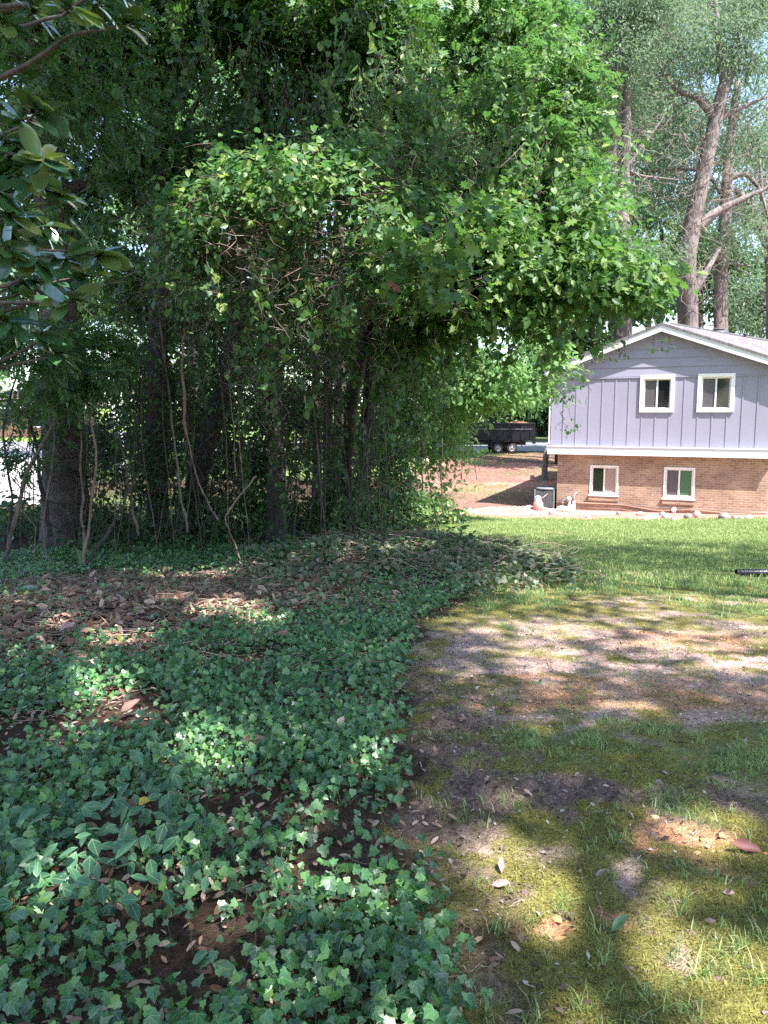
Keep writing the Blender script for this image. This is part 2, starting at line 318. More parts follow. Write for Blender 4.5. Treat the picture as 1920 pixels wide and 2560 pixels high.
# bricks
m, N, L, B = newmat('tan_brick'); tc = N.new('ShaderNodeTexCoord'); sp = N.new('ShaderNodeSeparateXYZ'); L.new(tc.outputs['Object'], sp.inputs[0]); cb = N.new('ShaderNodeCombineXYZ')
ad = N.new('ShaderNodeMath'); ad.operation = 'ADD'; L.new(sp.outputs[0], ad.inputs[0]); L.new(sp.outputs[1], ad.inputs[1]); L.new(ad.outputs[0], cb.inputs[0]); L.new(sp.outputs[2], cb.inputs[1])
bk = N.new('ShaderNodeTexBrick'); L.new(cb.outputs[0], bk.inputs[0]); bk.inputs['Scale'].default_value = 1; bk.inputs['Brick Width'].default_value = .23; bk.inputs['Row Height'].default_value = .08
bk.inputs['Mortar Size'].default_value = .011; bk.inputs['Mortar Smooth'].default_value = .2; bk.inputs['Bias'].default_value = -.1
bk.inputs['Color1'].default_value = (.38, .255, .175, 1); bk.inputs['Color2'].default_value = (.24, .15, .11, 1); bk.inputs['Mortar'].default_value = (.42, .33, .27, 1)
no = N.new('ShaderNodeTexNoise'); no.inputs['Scale'].default_value = 1.3; no.inputs['Detail'].default_value = 5; L.new(tc.outputs['Object'], no.inputs[0]); r = ramp(N, [(.35, (.75, .72, .7)), (.65, (1.1, 1.1, 1.05))]); L.new(no.outputs[0], r.inputs[0])
mx = N.new('ShaderNodeMix'); mx.data_type = 'RGBA'; mx.blend_type = 'MULTIPLY'; mx.inputs[0].default_value = 1; L.new(bk.outputs[0], mx.inputs[6]); L.new(r.outputs[0], mx.inputs[7])
vn = N.new('ShaderNodeTexVoronoi'); vn.inputs['Scale'].default_value = 2.4; L.new(tc.outputs['Object'], vn.inputs[0]); rv = ramp(N, [(.045, (1, 1, 1)), (.06, (0, 0, 0))]); L.new(vn.outputs['Distance'], rv.inputs[0])
m3 = N.new('ShaderNodeMix'); m3.data_type = 'RGBA'; L.new(rv.outputs[0], m3.inputs[0]); L.new(mx.outputs[2], m3.inputs[6]); m3.inputs[7].default_value = (.62, .5, .42, 1)
L.new(m3.outputs[2], B.inputs['Base Color']); B.inputs['Roughness'].default_value = .9
bp = N.new('ShaderNodeBump'); bp.inputs['Strength'].default_value = .5; bp.inputs['Distance'].default_value = .01; bp.invert = True; L.new(bk.outputs['Fac'], bp.inputs['Height']); L.new(bp.outputs[0], B.inputs['Normal']); M_brick = m
b = MB(); wall_with_holes(b, -3.58, 3.4, -.35, zz(.259), .10, .30, [(a, c, zz(d), zz(e)) for a, c, d, e in openL])
b.box(-3.58, -3.38, .301, DEP - .3, -.35, zz(.259)); b.box(3.2, 3.4, .301, DEP - .3, -.35, zz(.259)); b.box(-3.58, 3.4, DEP - .299, DEP - .1, -.35, zz(.259)); b.build('brick_wall', M_brick, house)
# roof
m, N, L, B = newmat('weathered_shingles'); tc = N.new('ShaderNodeTexCoord'); bk = N.new('ShaderNodeTexBrick'); sp = N.new('ShaderNodeSeparateXYZ'); cb = N.new('ShaderNodeCombineXYZ'); L.new(tc.outputs['Object'], sp.inputs[0]); L.new(sp.outputs[1], cb.inputs[0]); L.new(sp.outputs[0], cb.inputs[1]); L.new(cb.outputs[0], bk.inputs[0])
bk.inputs['Scale'].default_value = 1; bk.inputs['Brick Width'].default_value = .3; bk.inputs['Row Height'].default_value = .14; bk.inputs['Mortar Size'].default_value = .006; bk.inputs['Color1'].default_value = (.19, .16, .165, 1); bk.inputs['Color2'].default_value = (.12, .10, .11, 1); bk.inputs['Mortar'].default_value = (.09, .08, .08, 1)
L.new(bk.outputs[0], B.inputs['Base Color']); B.inputs['Roughness'].default_value = .95; M_roof = m
OH = .30; b = MB(); ro = .42
for sgn in (-1, 1):
    xe = TL - .32 if sgn < 0 else TR + .32
    ze = APX + .16 - SL * abs(xe - TC); za = APX + .16
    y0, y1 = -OH - .03, DEP + .3
    up, ua, ym = (.80, .26, 2.6) if sgn > 0 else (0, .26, 2.6)      # the rear wing's roof stands a little higher than the front gable
    V = [(TC, y0, zz(za)), (xe, y0, zz(ze)), (xe, ym, zz(ze) + up), (TC, ym, zz(za) + ua), (TC, y0, zz(za) - .07), (xe, y0, zz(ze) - .07), (xe, ym, zz(ze) - .07), (TC, ym, zz(za) - .07), (xe, y1, zz(ze) + up), (TC, y1, zz(za) + ua), (xe, y1, zz(ze) - .07), (TC, y1, zz(za) - .07)]
    b.add(V, [(0, 1, 2, 3), (7, 6, 5, 4), (0, 4, 5, 1), (1, 5, 6, 2), (3, 2, 8, 9), (2, 6, 10, 8), (9, 8, 10, 11), (11, 10, 6, 7)])
roof = b.build('roof', M_roof, house)
for sgn in (-1, 1):
    xe = TL - .32 if sgn < 0 else TR + .32; zt = APX + .088
    poly = [(TC, zz(zt)), (xe, zz(zt - SL * abs(xe - TC))), (xe, zz(zt - .215 - SL * abs(xe - TC))), (TC, zz(zt - .215))]
    if sgn > 0: poly = poly[::-1]
    MB().prism(poly, -OH - .002, -OH + .022).build('rake_board', M_wht, house)
    poly = [(TC, zz(zt - .02)), (xe, zz(zt - .02 - SL * abs(xe - TC))), (xe, zz(zt - .05 - SL * abs(xe - TC))), (TC, zz(zt - .05))]
    if sgn > 0: poly = poly[::-1]
    MB().prism(poly, -OH + .023, -.036).build('rake_soffit', M_wht, house)
    MB().box(min(xe, xe + .03 * sgn), max(xe, xe + .03 * sgn), -OH, DEP + .28, zz(zt - SL * abs(xe - TC) - .17), zz(zt - SL * abs(xe - TC) - .02)).build('eave_fascia', M_wht, house)
M_dark = plain('dark_roof_metal', (.06, .06, .07), .6)
def roof_z(t_, y_):
    k = min(1, (y_ + OH) / 2.9); f_ = abs(t_ - TC) / (TR + .32 - TC); return zz(APX + .16 - SL * abs(t_ - TC)) + k * (.26 + f_ * .54)
for (t_, y_, r_, h_) in ((.95, 2.3, .05, .22), (1.55, 2.4, .16, .1), (2.42, 1.6, .05, .2)):
    MB().lathe([(r_ * 2, -.06), (r_ * 2, -.02 + r_ * .5), (r_ * 1.1, .06), (r_, h_), (r_ * 1.25, h_), (r_ * 1.2, h_ + .04), (0.001, h_ + .05)], (t_, y_, roof_z(t_, y_)), k=16).build('roof_vent', M_dark, roof, smooth=True)
b = MB(); b.tube([(TC, 2.6, roof_z(TC, 2.6) + .01), (TR + .32, 2.6, roof_z(TR + .32, 2.6) + .01)], .06, 6); b.build('ridge_cap', M_dark, roof)
# windows
def glassmat(name, col, rough=.06):
    m, N, L, B = newmat(name); B.inputs['Base Color'].default_value = (*col, 1); B.inputs['Roughness'].default_value = rough; B.inputs['Specular IOR Level'].default_value = .8; return m
GD = glassmat('dark_glass', (.018, .018, .022)); GS = glassmat('insect_screen_glass', (.075, .065, .072), .5); GT = glassmat('tan_shade_glass', (.34, .25, .21), .25)
m, N, L, B = newmat('green_blind_glass'); tc = N.new('ShaderNodeTexCoord'); wv = N.new('ShaderNodeTexWave'); wv.bands_direction = 'Z'; wv.inputs['Scale'].default_value = 9; L.new(tc.outputs['Object'], wv.inputs[0])
r = ramp(N, [(.3, (.05, .12, .06)), (.7, (.09, .19, .10))]); L.new(wv.outputs[0], r.inputs[0]); L.new(r.outputs[0], B.inputs['Base Color']); B.inputs['Roughness'].default_value = .2; GG = m
def window(a, c, d, e, y, trim, lg, rg, tw, label=None):
    fr = MB(); k = tw; y0 = y - trim
    fr.box(a - k, c + k, y0, y - .0005, zz(e), zz(e) + k); fr.box(a - k, c + k, y0, y - .0005, zz(d) - k, zz(d)); fr.box(a - k, a, y0, y - .0005, zz(d) + .0005, zz(e) - .0005); fr.box(c, c + k, y0, y - .0005, zz(d) + .0005, zz(e) - .0005)
    w_ = fr.build('window', M_frame, house, bevel=.006)
    if label: w_['label'] = label
    s = MB(); q = .045; yi = y + .02
    s.box(a, c, yi, yi + .06, zz(e) - q, zz(e)); s.box(a, c, yi, yi + .06, zz(d), zz(d) + q); s.box(a, a + q, yi, yi + .06, zz(d) + q, zz(e) - q); s.box(c - q, c, yi, yi + .06, zz(d) + q, zz(e) - q)
    mid = (a + c) / 2; s.box(mid - .025, mid + .025, yi - .005, yi + .055, zz(d) + q, zz(e) - q); s.build('sash', M_frame, w_)
    MB().box(a + q, mid - .025, yi + .02, yi + .03, zz(d) + q, zz(e) - q).build('pane', lg, w_); MB().box(mid + .025, c - q, yi + .03, yi + .04, zz(d) + q, zz(e) - q).build('pane', rg, w_)
    return w_
for n_, (a, c, d, e) in enumerate(openU): window(a, c, d, e, 0, .06, GS, GD, .115, ('left', 'right')[n_] + ' upper window with a projecting white surround')
for n_, (a, c, d, e) in enumerate(openL):
    w_ = window(a, c, d, e, .10, .025, (GD if n_ == 0 else GS), (GT, GG)[n_], .06, ('lower window with a tan shade in the right pane', 'lower window showing green blinds')[n_])
    MB().box(a - .1, c + .1, .03, .0995, zz(d) - .105, zz(d) - .061).build('sill', M_wht, w_)
    MB().box(a - .08, c + .08, .05, .0995, zz(d) - .27, zz(d) - .107).build('brick_ledge', M_brick, w_)
# cable along the brick, outdoor tap box
pts = np.array([(-3.5, .06, zz(-1.50)), (-2.6, .07, zz(-1.54)), (-1.2, .07, zz(-1.52)), (0, .06, zz(-1.60)), (1.2, .06, zz(-1.56)), (2.3, .06, zz(-1.60)), (3.4, .06, zz(-1.55))]); MB().tube(pts, .018, 6).build('utility_pipe', plain('weathered_pipe', (.22, .15, .12), .7), house, smooth=True)
pts[:, 2] -= np.array([.04, .01, .03, .1, .02, .08, .02]); pts[:, 1] -= .03; MB().tube(pts, .014, 6).build('utility_cable', plain('tan_cable', (.42, .27, .18), .7), house, smooth=True)
b = MB(); b.lathe([(.001, -.07), (.085, -.07), (.09, -.02), (.07, .0), (.075, .07)], (.52, .02, zz(-1.62)), 'y', 16); b.box(.46, .58, -.02, .09, zz(-1.82), zz(-1.7)); b.build('outlet_cover', plain('beige_plastic', (.5, .42, .38), .6), house, smooth=False)
# ---- gas meter
gm = thing('gas_meter', 'grey gas meter with looped pipe against the left end of the brick wall', 'gas meter', tuple(hw(-3.12, .02, -1.95)), HR)
mg = plain('galvanised_grey', (.42, .45, .47), .45, .1, 6, metal=.4)
MB().tube([(-.2, 0, 0), (-.2, 0, .42), (-.17, 0, .5), (-.05, 0, .52), (.1, 0, .52)], .026, 8).build('riser_pipe', mg, gm, smooth=True)
MB().lathe([(.001, -.06), (.1, -.06), (.11, 0), (.1, .05), (.04, .07), (.03, .14), (.001, .14)], (.02, -.02, .52), 'y', 16).build('regulator', mg, gm, smooth=True)
b = MB(); b.box(.0, .26, -.12, .05, .06, .34); b.box(.03, .23, -.15, -.121, .1, .3); b.lathe([(.05, 0), (.05, .12), (.02, .13)], (.05, -.03, .34), 'z', 12); b.lathe([(.05, 0), (.05, .12), (.02, .13)], (.21, -.03, .34), 'z', 12); b.build('meter_body', plain('meter_casing_pale', (.6, .58, .55), .5), gm, bevel=.015)
MB().tube([(.21, -.03, .45), (.21, -.02, .62), (.24, 0, .75), (.3, .05, .78)], .024, 8).build('outlet_pipe', mg, gm, smooth=True)
# ---- air conditioner
ac = thing('air_conditioner', 'grey outdoor air conditioner with louvred sides beside the left corner of the house', 'air conditioner', tuple(hw(-4.02, -.35, -1.88)), HR)
M_ac = plain('grey_enamel', (.16, .18, .19), .5, .08)
b = MB(); b.box(-.34, .34, -.34, .34, .08, .74); b.build('coil_core', plain('dark_coil', (.03, .035, .035), .6), ac)
b = MB()
for k in range(15): z_ = .14 + k * .038; b.box(-.365, .365, -.365, -.345, z_, z_ + .016); b.box(-.365, -.345, -.344, .365, z_, z_ + .016); b.box(.345, .365, -.344, .365, z_, z_ + .016)
for k in range(9):
    x_ = -.33 + k * .0825; b.box(x_ - .006, x_ + .006, -.372, -.366, .12, .72)
b.build('louvre_guard', M_ac, ac)
b = MB()
for sx in (-1, 1):
    for sy in (-1, 1): b.box(min(sx * .38, sx * .33), max(sx * .38, sx * .33), min(sy * .38, sy * .33), max(sy * .38, sy * .33), .06, .76)
b.box(-.39, .39, -.39, .39, .0, .08); b.build('cabinet', M_ac, ac, bevel=.01)
b = MB(); b.lathe([(.39, .76), (.40, .80), (.33, .84), (.31, .84), (.30, .78)], (0, 0, 0), 'z', 32)
for k in range(16): a_ = k * math.pi / 8; b.tube([(0, 0, .83), (.31 * math.cos(a_), .31 * math.sin(a_), .83)], .005, 4)
for rr in (.1, .18, .26): b.tube([(rr * math.cos(a_), rr * math.sin(a_), .835) for a_ in np.linspace(0, 2 * math.pi, 25)], .004, 4, False)
b.build('fan_grille', M_ac, ac, smooth=False)
MB().lathe([(.001, .79), (.29, .79), (.29, .77), (.001, .77)], (0, 0, 0), 'z', 24).build('fan', plain('black_fan', (.02, .02, .02), .5), ac)
# ---- red fuel can on the clay
fx, fy = G(1345, 1274)
fc = thing('fuel_can', 'faded red fuel can with a white top on the clay near the air conditioner', 'fuel can', (fx, fy, float(hz(fx, fy)) - .02), .4)
b = MB(); b.lathe([(.001, 0), (.16, 0), (.18, .05), (.17, .26), (.1, .34)], (0, 0, 0), 'z', 16); b.build('body', plain('faded_red_plastic', (.52, .24, .21), .5), fc, smooth=True)
b = MB(); b.lathe([(.1, .34), (.085, .40), (.05, .43), (.001, .43)], (0, 0, 0), 'z', 16); b.tube([(-.1, 0, .36), (-.13, 0, .46), (0, 0, .5), (.1, 0, .44), (.1, 0, .36)], .018, 6); b.build('top_handle', plain('white_plastic', (.75, .72, .72), .5), fc, smooth=True)
MB().tube([(.08, 0, .38), (.22, -.02, .46), (.36, -.03, .56)], [.02, .015, .011], 6).build('spout', plain('red_spout', (.42, .2, .17), .5), fc, smooth=True)
# ---- border stones
rng = np.random.default_rng(4)
M_rock = plain('pale_fieldstone', (.40, .35, .32), .9, .25, 9, bump=.6); M_rock2 = plain('grey_fieldstone', (.22, .19, .18), .9, .3, 9, bump=.6)
def rock(px, py, wpx, hpx, mat, label, grp='stones edging the lawn by the house'):
    x, y = G(px, py); s = y / F; z = float(hz(x, y)); b = MB(); k = 14; n = 9; V = []
    ph = rng.uniform(0, 6, 6)
    for i_ in range(n):
        th = math.pi * i_ / (n - 1)
        for j_ in range(k):
            a_ = 2 * math.pi * j_ / k; rr = 1 + .16 * math.sin(2 * a_ + ph[0]) * math.sin(th) + .1 * math.sin(3 * a_ + ph[1] + 2 * th) + .07 * math.sin(5 * th + ph[2] + a_) + rng.uniform(-.03, .03)
            V.append((rr * math.sin(th) * math.cos(a_) * wpx * s / 2, rr * math.sin(th) * math.sin(a_) * wpx * s * .4, rr * math.cos(th) * hpx * s / 2))
    ii = np.arange(n - 1)[:, None] * k; jj = np.arange(k)[None]; j2 = (jj + 1) % k
    b.add(V, np.stack([ii + jj, ii + k + jj, ii + k + j2, ii + j2], -1).reshape(-1, 4))
    o = b.build('stone', mat, smooth=True, loc=(x, y, z + hpx * s * .25)); o.rotation_euler = (rng.uniform(-.15, .15), rng.uniform(-.2, .2), rng.uniform(0, 1))
    tag(o, label, 'stone', grp)
RK = [(1809, 1299, 34, 24, M_rock2, 'largest dark grey boulder in the row of stones below the brick wall'), (1743, 1294, 22, 22, M_rock, 'rounded pale stone just left of the dark boulder'), (1720, 1297, 24, 18, M_rock2, 'grey brown stone touching the rounded pale stone'),
      (1836, 1299, 20, 14, M_rock2, 'small grey stone immediately right of the dark boulder'), (1852, 1300, 18, 13, M_rock2, 'second small grey stone right of the dark boulder'), (1872, 1298, 22, 14, M_rock, 'pale low stone near the right end of the row'),
      (1630, 1298, 34, 18, M_rock, 'wide flat pale stone below the green blind window'), (1612, 1302, 26, 12, M_rock, 'flat pale slab at the edge of the grass left of centre row'), (1600, 1288, 20, 12, M_rock, 'small pale stone behind the flat slab'),
      (1665, 1296, 24, 15, M_rock, 'low pale stone beside the wide flat stone'), (1684, 1302, 22, 11, M_rock2, 'flat greyish stone in front of the low pale stone'), (1546, 1286, 16, 11, M_rock2, 'small dark stone alone near the tan window'),
      (1408, 1280, 40, 20, M_rock, 'big pale lump of stone in the clay by the gas meter'), (1383, 1286, 22, 16, M_rock, 'pale chunk beside the fuel can'), (1470, 1295, 12, 10, M_rock, 'tiny white stone at the grass edge below the tan window'), (1655, 1288, 20, 12, M_rock2, 'brownish stone against the wall behind the low pale stone')]
for q in RK: rock(*q)
# ---- black drain pipe on the lawn
x0, y0 = G(1840, 1441)
b = MB(); n = 120; xx = np.linspace(0, 2.4, n); rr = .057 + .004 * np.sign(np.sin(xx * 2 * math.pi / .03)); b.tube(np.stack([xx, -.05 * xx + .02 * xx ** 2, .0 * xx], 1), rr, 18, False)
b.tube(np.stack([xx, -.05 * xx + .02 * xx ** 2, .0 * xx], 1), .05, 18, False)
dp = b.build('drain_pipe', plain('black_corrugated_plastic', (.012, .012, .016), .35), smooth=True, loc=(x0, y0, float(hz(x0, y0)) + .055)); tag(dp, 'black corrugated drain pipe lying on the lawn at the right edge', 'drain pipe')
# ================================================================= dump trailer
zt = float(np.interp(50.3, PY, PZ)) + .02
tr = thing('dump_trailer', 'black high sided dump trailer on twin wheels parked by the road', 'trailer', (7.9, 50.3, zt), 0)
M_blk = plain('black_paint', (.012, .013, .017), .35, .2); M_grey = plain('dull_steel', (.16, .16, .18), .5)
b = MB(); x0_, x1_, y0_, y1_ = -3.1, 2.0, 0, 2.0; zb, zt_ = .85, 2.0
b.box(x0_, x1_, y0_, y0_ + .05, zb, zt_); b.box(x0_, x1_, y1_ - .05, y1_, zb, zt_); b.box(x0_, x0_ + .05, y0_ + .051, y1_ - .051, zb, zt_); b.box(x0_ + .051, x1_ - .051, y0_ + .051, y1_ - .051, zb, zb + .06)
b.box(x0_ - .03, x1_ + .03, y0_ - .05, y0_ + .0, zt_ - .1, zt_ - .001); 
for k in range(9): q = x0_ + .15 + k * .58; b.box(q, q + .07, y0_ - .045, y0_ - .001, zb + .03, zt_ - .11)
b.build('dump_body', M_blk, tr, bevel=.01)
MB().box(x0_ + .2, x1_ - .15, y0_ - .06, y0_ - .046, 1.58, 1.62).build('side_rail', M_grey, tr)
b = MB(); b.box(x1_ + .001, x1_ + .06, y0_ + .02, y1_ - .02, zb - .15, zt_); b.box(x1_ - .12, x1_ + .10, y0_ - .02, y0_ + .019, zb - .22, zb + .4); b.build('tailgate', M_blk, tr)
b = MB(); b.box(x0_ - .4, x1_ - .5, .25, .37, .55, .80); b.box(x0_ - .4, x1_ - .5, 1.63, 1.75, .55, .80); b.box(x0_ - 1.9, x0_ - .4, .9, 1.1, .55, .68); b.box(x0_ - .5, x0_ - .3, .1, 1.9, .5, .8); b.build('chassis', M_blk, tr)
b = MB(); b.prism([(-.98, .50), (-.80, .83), (1.02, .83), (1.20, .50), (1.15, .50), (.98, .78), (-.76, .78), (-.93, .50)], -.28, .0); b.build('fender', M_blk, tr)
MB().box(x0_, -1.0, -.2, .1, .42, .5).build('running_board', M_grey, tr)
MB().tube([(-2.45, -.1, .3), (-1.9, -.1, .8)], .03, 6).build('brace', M_blk, tr); MB().tube([(-3.9, 1.0, .0), (-3.9, 1.0, 1.0)], .04, 8).build('jack', M_blk, tr)
M_tyre = plain('tyre_rubber', (.02, .02, .02), .85); M_rim = plain('silver_rim', (.38, .38, .39), .4, .1, metal=.3)
for side in (0, 1):
    for wx in (-.42, .52):
        c = (wx, -.12 if side == 0 else 2.1, .37); s_ = -1 if side == 0 else 1
        tw_ = MB().lathe([(.20, .1 * s_), (.30, .11 * s_), (.36, .08 * s_), (.37, 0), (.36, -.08 * s_), (.20, -.1 * s_)], c, 'y', 28).build('wheel', M_tyre, tr, smooth=True)
        b = MB().lathe([(.205, .1 * s_), (.19, .12 * s_), (.18, .07 * s_), (.1, .06 * s_), (.07, .11 * s_), (.001, .12 * s_)], c, 'y', 28); b.build('rim', M_rim, tw_, smooth=True)
        b = MB()
        for k in range(8): a_ = k * math.pi / 4; b.tube([(c[0] + .145 * math.cos(a_), c[1] + .062 * s_, c[2] + .145 * math.sin(a_)), (c[0] + .145 * math.cos(a_), c[1] + .074 * s_, c[2] + .145 * math.sin(a_))], .022, 8)
        rh = b.build('rim_holes', M_blk, tw_); rh['kind'] = 'stuff'
b = MB(); V = []; n = 24
for iy_ in range(10):
    for ix_ in range(n):
        x_ = .3 + (x1_ - .4) * ix_ / (n - 1); y_ = .1 + 1.8 * iy_ / 9; V.append((x_, y_, 1.86 + .26 * math.sin(math.pi * iy_ / 9) ** .6 * (max(0, math.sin(math.pi * ix_ / (n - 1)))) ** .5 * (.7 + .5 * float(vnoise(ix_ * .7, iy_ * .8, 3)))))
ii = np.arange(9)[:, None] * n; jj = np.arange(n - 1)[None]; b.add(V, np.stack([ii + jj, ii + jj + 1, ii + n + jj + 1, ii + n + jj], -1).reshape(-1, 4))
ld = b.build('soil_load', plain('orange_clay_load', (.45, .2, .09), .95, .25, 6, bump=.5)); ld.location = (7.9, 50.3, zt); tag(ld, 'heap of orange soil piled inside the black dump trailer', 'soil heap')
# ================================================================= leaves
def fan(outline, center, fold=.06, curl=.1):
    o = np.array(outline, float); V = [(center[0], center[1], -fold)] + [(x, y, fold * abs(x) * 2 - curl * y * y) for x, y in o]; n = len(o)
    return np.array(V), np.array([(0, 1 + (i + 1) % n, 1 + i) for i in range(n)])
def mirror(h): return h + [(-x, y) for x, y in h[::-1] if x != 0]
T_IVY = fan(mirror([(0, .05), (.24, -.06), (.50, .10), (.42, .32), (.46, .56), (.25, .64), (.13, .82), (0, 1.02)]), (0, .32), .05, .12)
T_OVAL = fan(mirror([(0, 0), (.20, .22), (.27, .5), (.16, .8), (0, 1)]), (0, .5), .06, .15)
T_ROUND = fan(mirror([(0, .08), (.25, -.05), (.46, .2), (.42, .55), (.2, .85), (0, 1)]), (0, .4), .05, .12)
T_OAK = fan(mirror([(0, 0), (.12, .15), (.34, .22), (.18, .34), (.46, .52), (.2, .56), (.36, .82), (.1, .78), (0, 1)]), (0, .45), .04, .12)
T_LONG = fan(mirror([(0, 0), (.15, .2), (.2, .5), (.15, .8), (0, 1)]), (0, .5), .06, .2)
T_DIAM = (np.array([(0, 0, 0), (.28, .45, .05), (0, 1, -.08), (-.28, .45, .05)]), np.array([(0, 1, 2), (0, 2, 3)]))
T_NARR = (np.array([(0, 0, 0), (.16, .45, .04), (0, 1, -.1), (-.16, .45, .04)]), np.array([(0, 1, 2), (0, 2, 3)]))
def pinnate(n, wid=.13, ln=.34):
    V = []; Fc = []
    for i in range(n):
        y = .12 + .8 * i / n
        for s in (-1, 1):
            q = len(V); l = ln * (1 - .35 * abs(i / n - .4)); V += [(0, y, 0), (s * l * .5, y + .02 - wid * .5, .03), (s * l, y + .12, -.03), (s * l * .45, y + .13 + wid * .3, .03)]; Fc += [(q, q + 1, q + 2), (q, q + 2, q + 3)] if s > 0 else [(q, q + 2, q + 1), (q, q + 3, q + 2)]
    q = len(V); V += [(0, .9, 0), (.08, 1.05, .02), (0, 1.25, -.05), (-.08, 1.05, .02)]; Fc += [(q, q + 1, q + 2), (q, q + 2, q + 3)]
    return np.array(V, float), np.array(Fc)
T_PIN = pinnate(5)
def unit(v): return v / (np.linalg.norm(v, axis=-1, keepdims=True) + 1e-9)
def leafmesh(mb, T, pos, nrm, tip, size):
    """put a copy of leaf template T at every pos with face normal nrm, pointing along tip"""
    TV, TF = T; n = len(pos)
    if n == 0: return
    nz = unit(nrm); y = unit(tip - (tip * nz).sum(-1, keepdims=True) * nz); x = np.cross(y, nz); s = np.asarray(size)[:, None, None]
    V = pos[:, None] + s * (TV[None, :, 0, None] * x[:, None] + TV[None, :, 1, None] * y[:, None] + TV[None, :, 2, None] * nz[:, None])
    if mb.luv is not None: mb.luv.append(np.tile(TV, (n, 1)))
    Fc = (TF[None] + (np.arange(n) * len(TV))[:, None, None]).reshape(-1, 3); mb.add(V.reshape(-1, 3), Fc)
HOLES = [(P(1130, 480, 11.8), .75), (P(1330, 505, 12.0), .6), (P(900, 360, 12.2), .8), (P(600, 350, 13), 1.1), (P(1040, 330, 12), .45), (P(1230, 180, 14), .7), (P(760, 640, 9.4), .35), (P(560, 660, 9.4), .35), (P(1180, 700, 10.6), .35), (P(300, 420, 14), .9)]
def clumpy(rg, blobs, sig, per, dens=1.0, shell=.45):
    """blobs (cx,cy,cz,rx,ry,rz,n_clumps): leaf positions in clumps spread over each ellipsoid's volume, denser at its skin"""
    Ps = []; Os = []
    for (cx, cy_, cz, rx, ry, rz2, nc) in blobs:
        nc = max(1, int(nc * dens)); m3 = nc; nc = int(nc * 1.9); d = unit(rg.normal(size=(nc, 3))); r = (shell + (1 - shell) * rg.random(nc) ** .7)[:, None]
        c = np.array([cx, cy_, cz]) + d * r * np.array([rx, ry, rz2]); fq = 1.0 / max(.5, sig * 2.6)
        hol = fbm(c[:, 0] * fq + c[:, 1] * .6, c[:, 2] * fq - c[:, 1] * .45, .9, 2, 401); sel = np.argsort(-hol - .10 * rg.random(nc))[:m3]; c = c[sel]; d = d[sel]; nc = len(c)      # hollows: clumps gather where the noise is high
        k = rg.integers(int(per * .5), int(per * 1.5) + 1, nc)
        cc = np.repeat(c, k, 0); dd = np.repeat(d, k, 0); o = rg.normal(size=cc.shape) * sig * np.array([1, 1, .6]); Ps.append(cc + o); Os.append(unit(dd + o / sig * .4))
    Ps = np.concatenate(Ps); Os = np.concatenate(Os); ok = np.ones(len(Ps), bool)
    for h_, r_ in HOLES: ok &= (((Ps - h_) * [1, .55, 1.35]) ** 2).sum(1) > (r_ * (.7 + .6 * fbm(Ps[:, 0], Ps[:, 2], 3, 2, 9))) ** 2      # hollows in the foliage
    return Ps[ok], Os[ok]
def leaves_from(rg, pos, out, T, size, up=.9, rnd=.6, droop=.7, sv=.3):
    n = len(pos); nrm = unit(out * .5 + np.array([0, 0, up]) + rg.normal(size=(n, 3)) * rnd); tip = unit(out * .7 + rg.normal(size=(n, 3)) * .6 + np.array([0, 0, -droop]))
    return T, pos, nrm, tip, size * (1 + sv * rg.normal(size=n)).clip(.4, 1.5)
def BL(px, py, Y, rpx, rpy, ry, n):       # ellipsoid seen at a photo position: centre point and radii in metres at distance Y
    c = P(px, py, Y); s = Y / F; return (c[0], c[1], c[2], rpx * s, ry, rpy * s, n)
# colours: each list is one leaf-to-leaf variety
def gs(*cs): n = len(cs); return [(i / (n - 1), c) for i, c in enumerate(cs)]
L_IVY = leafmat('ivy_leaf', gs((.014, .056, .022), (.028, .10, .038), (.05, .155, .054), (.085, .22, .064), (.16, .31, .08)), .34, .25, (.2, .42, .05), .7, veins=True)
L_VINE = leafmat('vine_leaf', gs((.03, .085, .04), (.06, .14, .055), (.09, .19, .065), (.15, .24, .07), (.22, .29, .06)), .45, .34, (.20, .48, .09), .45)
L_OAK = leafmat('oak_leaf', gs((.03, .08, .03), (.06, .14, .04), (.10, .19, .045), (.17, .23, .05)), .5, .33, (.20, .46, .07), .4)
L_DARK = leafmat('shade_darkened_leaf', gs((.012, .036, .016), (.025, .07, .025), (.045, .115, .035), (.085, .17, .045)), .40, .32, (.2, .42, .05), .5)  # leaf greens darkened to carry the thicket's shade
L_MAG = leafmat('magnolia_leaf', gs((.02, .07, .035), (.035, .11, .05), (.05, .14, .05), (.14, .16, .035)), .28, .15, (.3, .42, .04), .9, coat=.7)
L_BACK = leafmat('sunlit_far_leaf', gs((.08, .17, .07), (.12, .24, .09), (.16, .29, .10), (.24, .34, .13)), .6, .45, (.36, .65, .18), .3)  # far leaf greens brightened to read as sunlit
L_WILLOW = leafmat('hazy_willow_oak_leaf', gs((.09, .15, .10), (.14, .21, .135), (.21, .27, .17)), .6, .4, (.32, .48, .22), .3)  # willow oak green, greyed and lightened in place of haze
L_HEDGE = leafmat('hedge_leaf', gs((.03, .075, .035), (.045, .11, .045), (.07, .14, .05)), .6, .3, (.2, .4, .06), .3)
B_DARK = barkmat('dark_bark', (.018, .014, .012), (.07, .055, .045)); B_GREY = barkmat('grey_bark', (.05, .04, .038), (.25, .20, .19), 4, .9); B_VINE = barkmat('vine_bark', (.05, .037, .03), (.18, .13, .10), 10, .4)  # the dark bark colour is lowered to deepen the thicket's shade
B_RED = barkmat('reddish_twig', (.08, .05, .04), (.24, .155, .12), 10, .3)
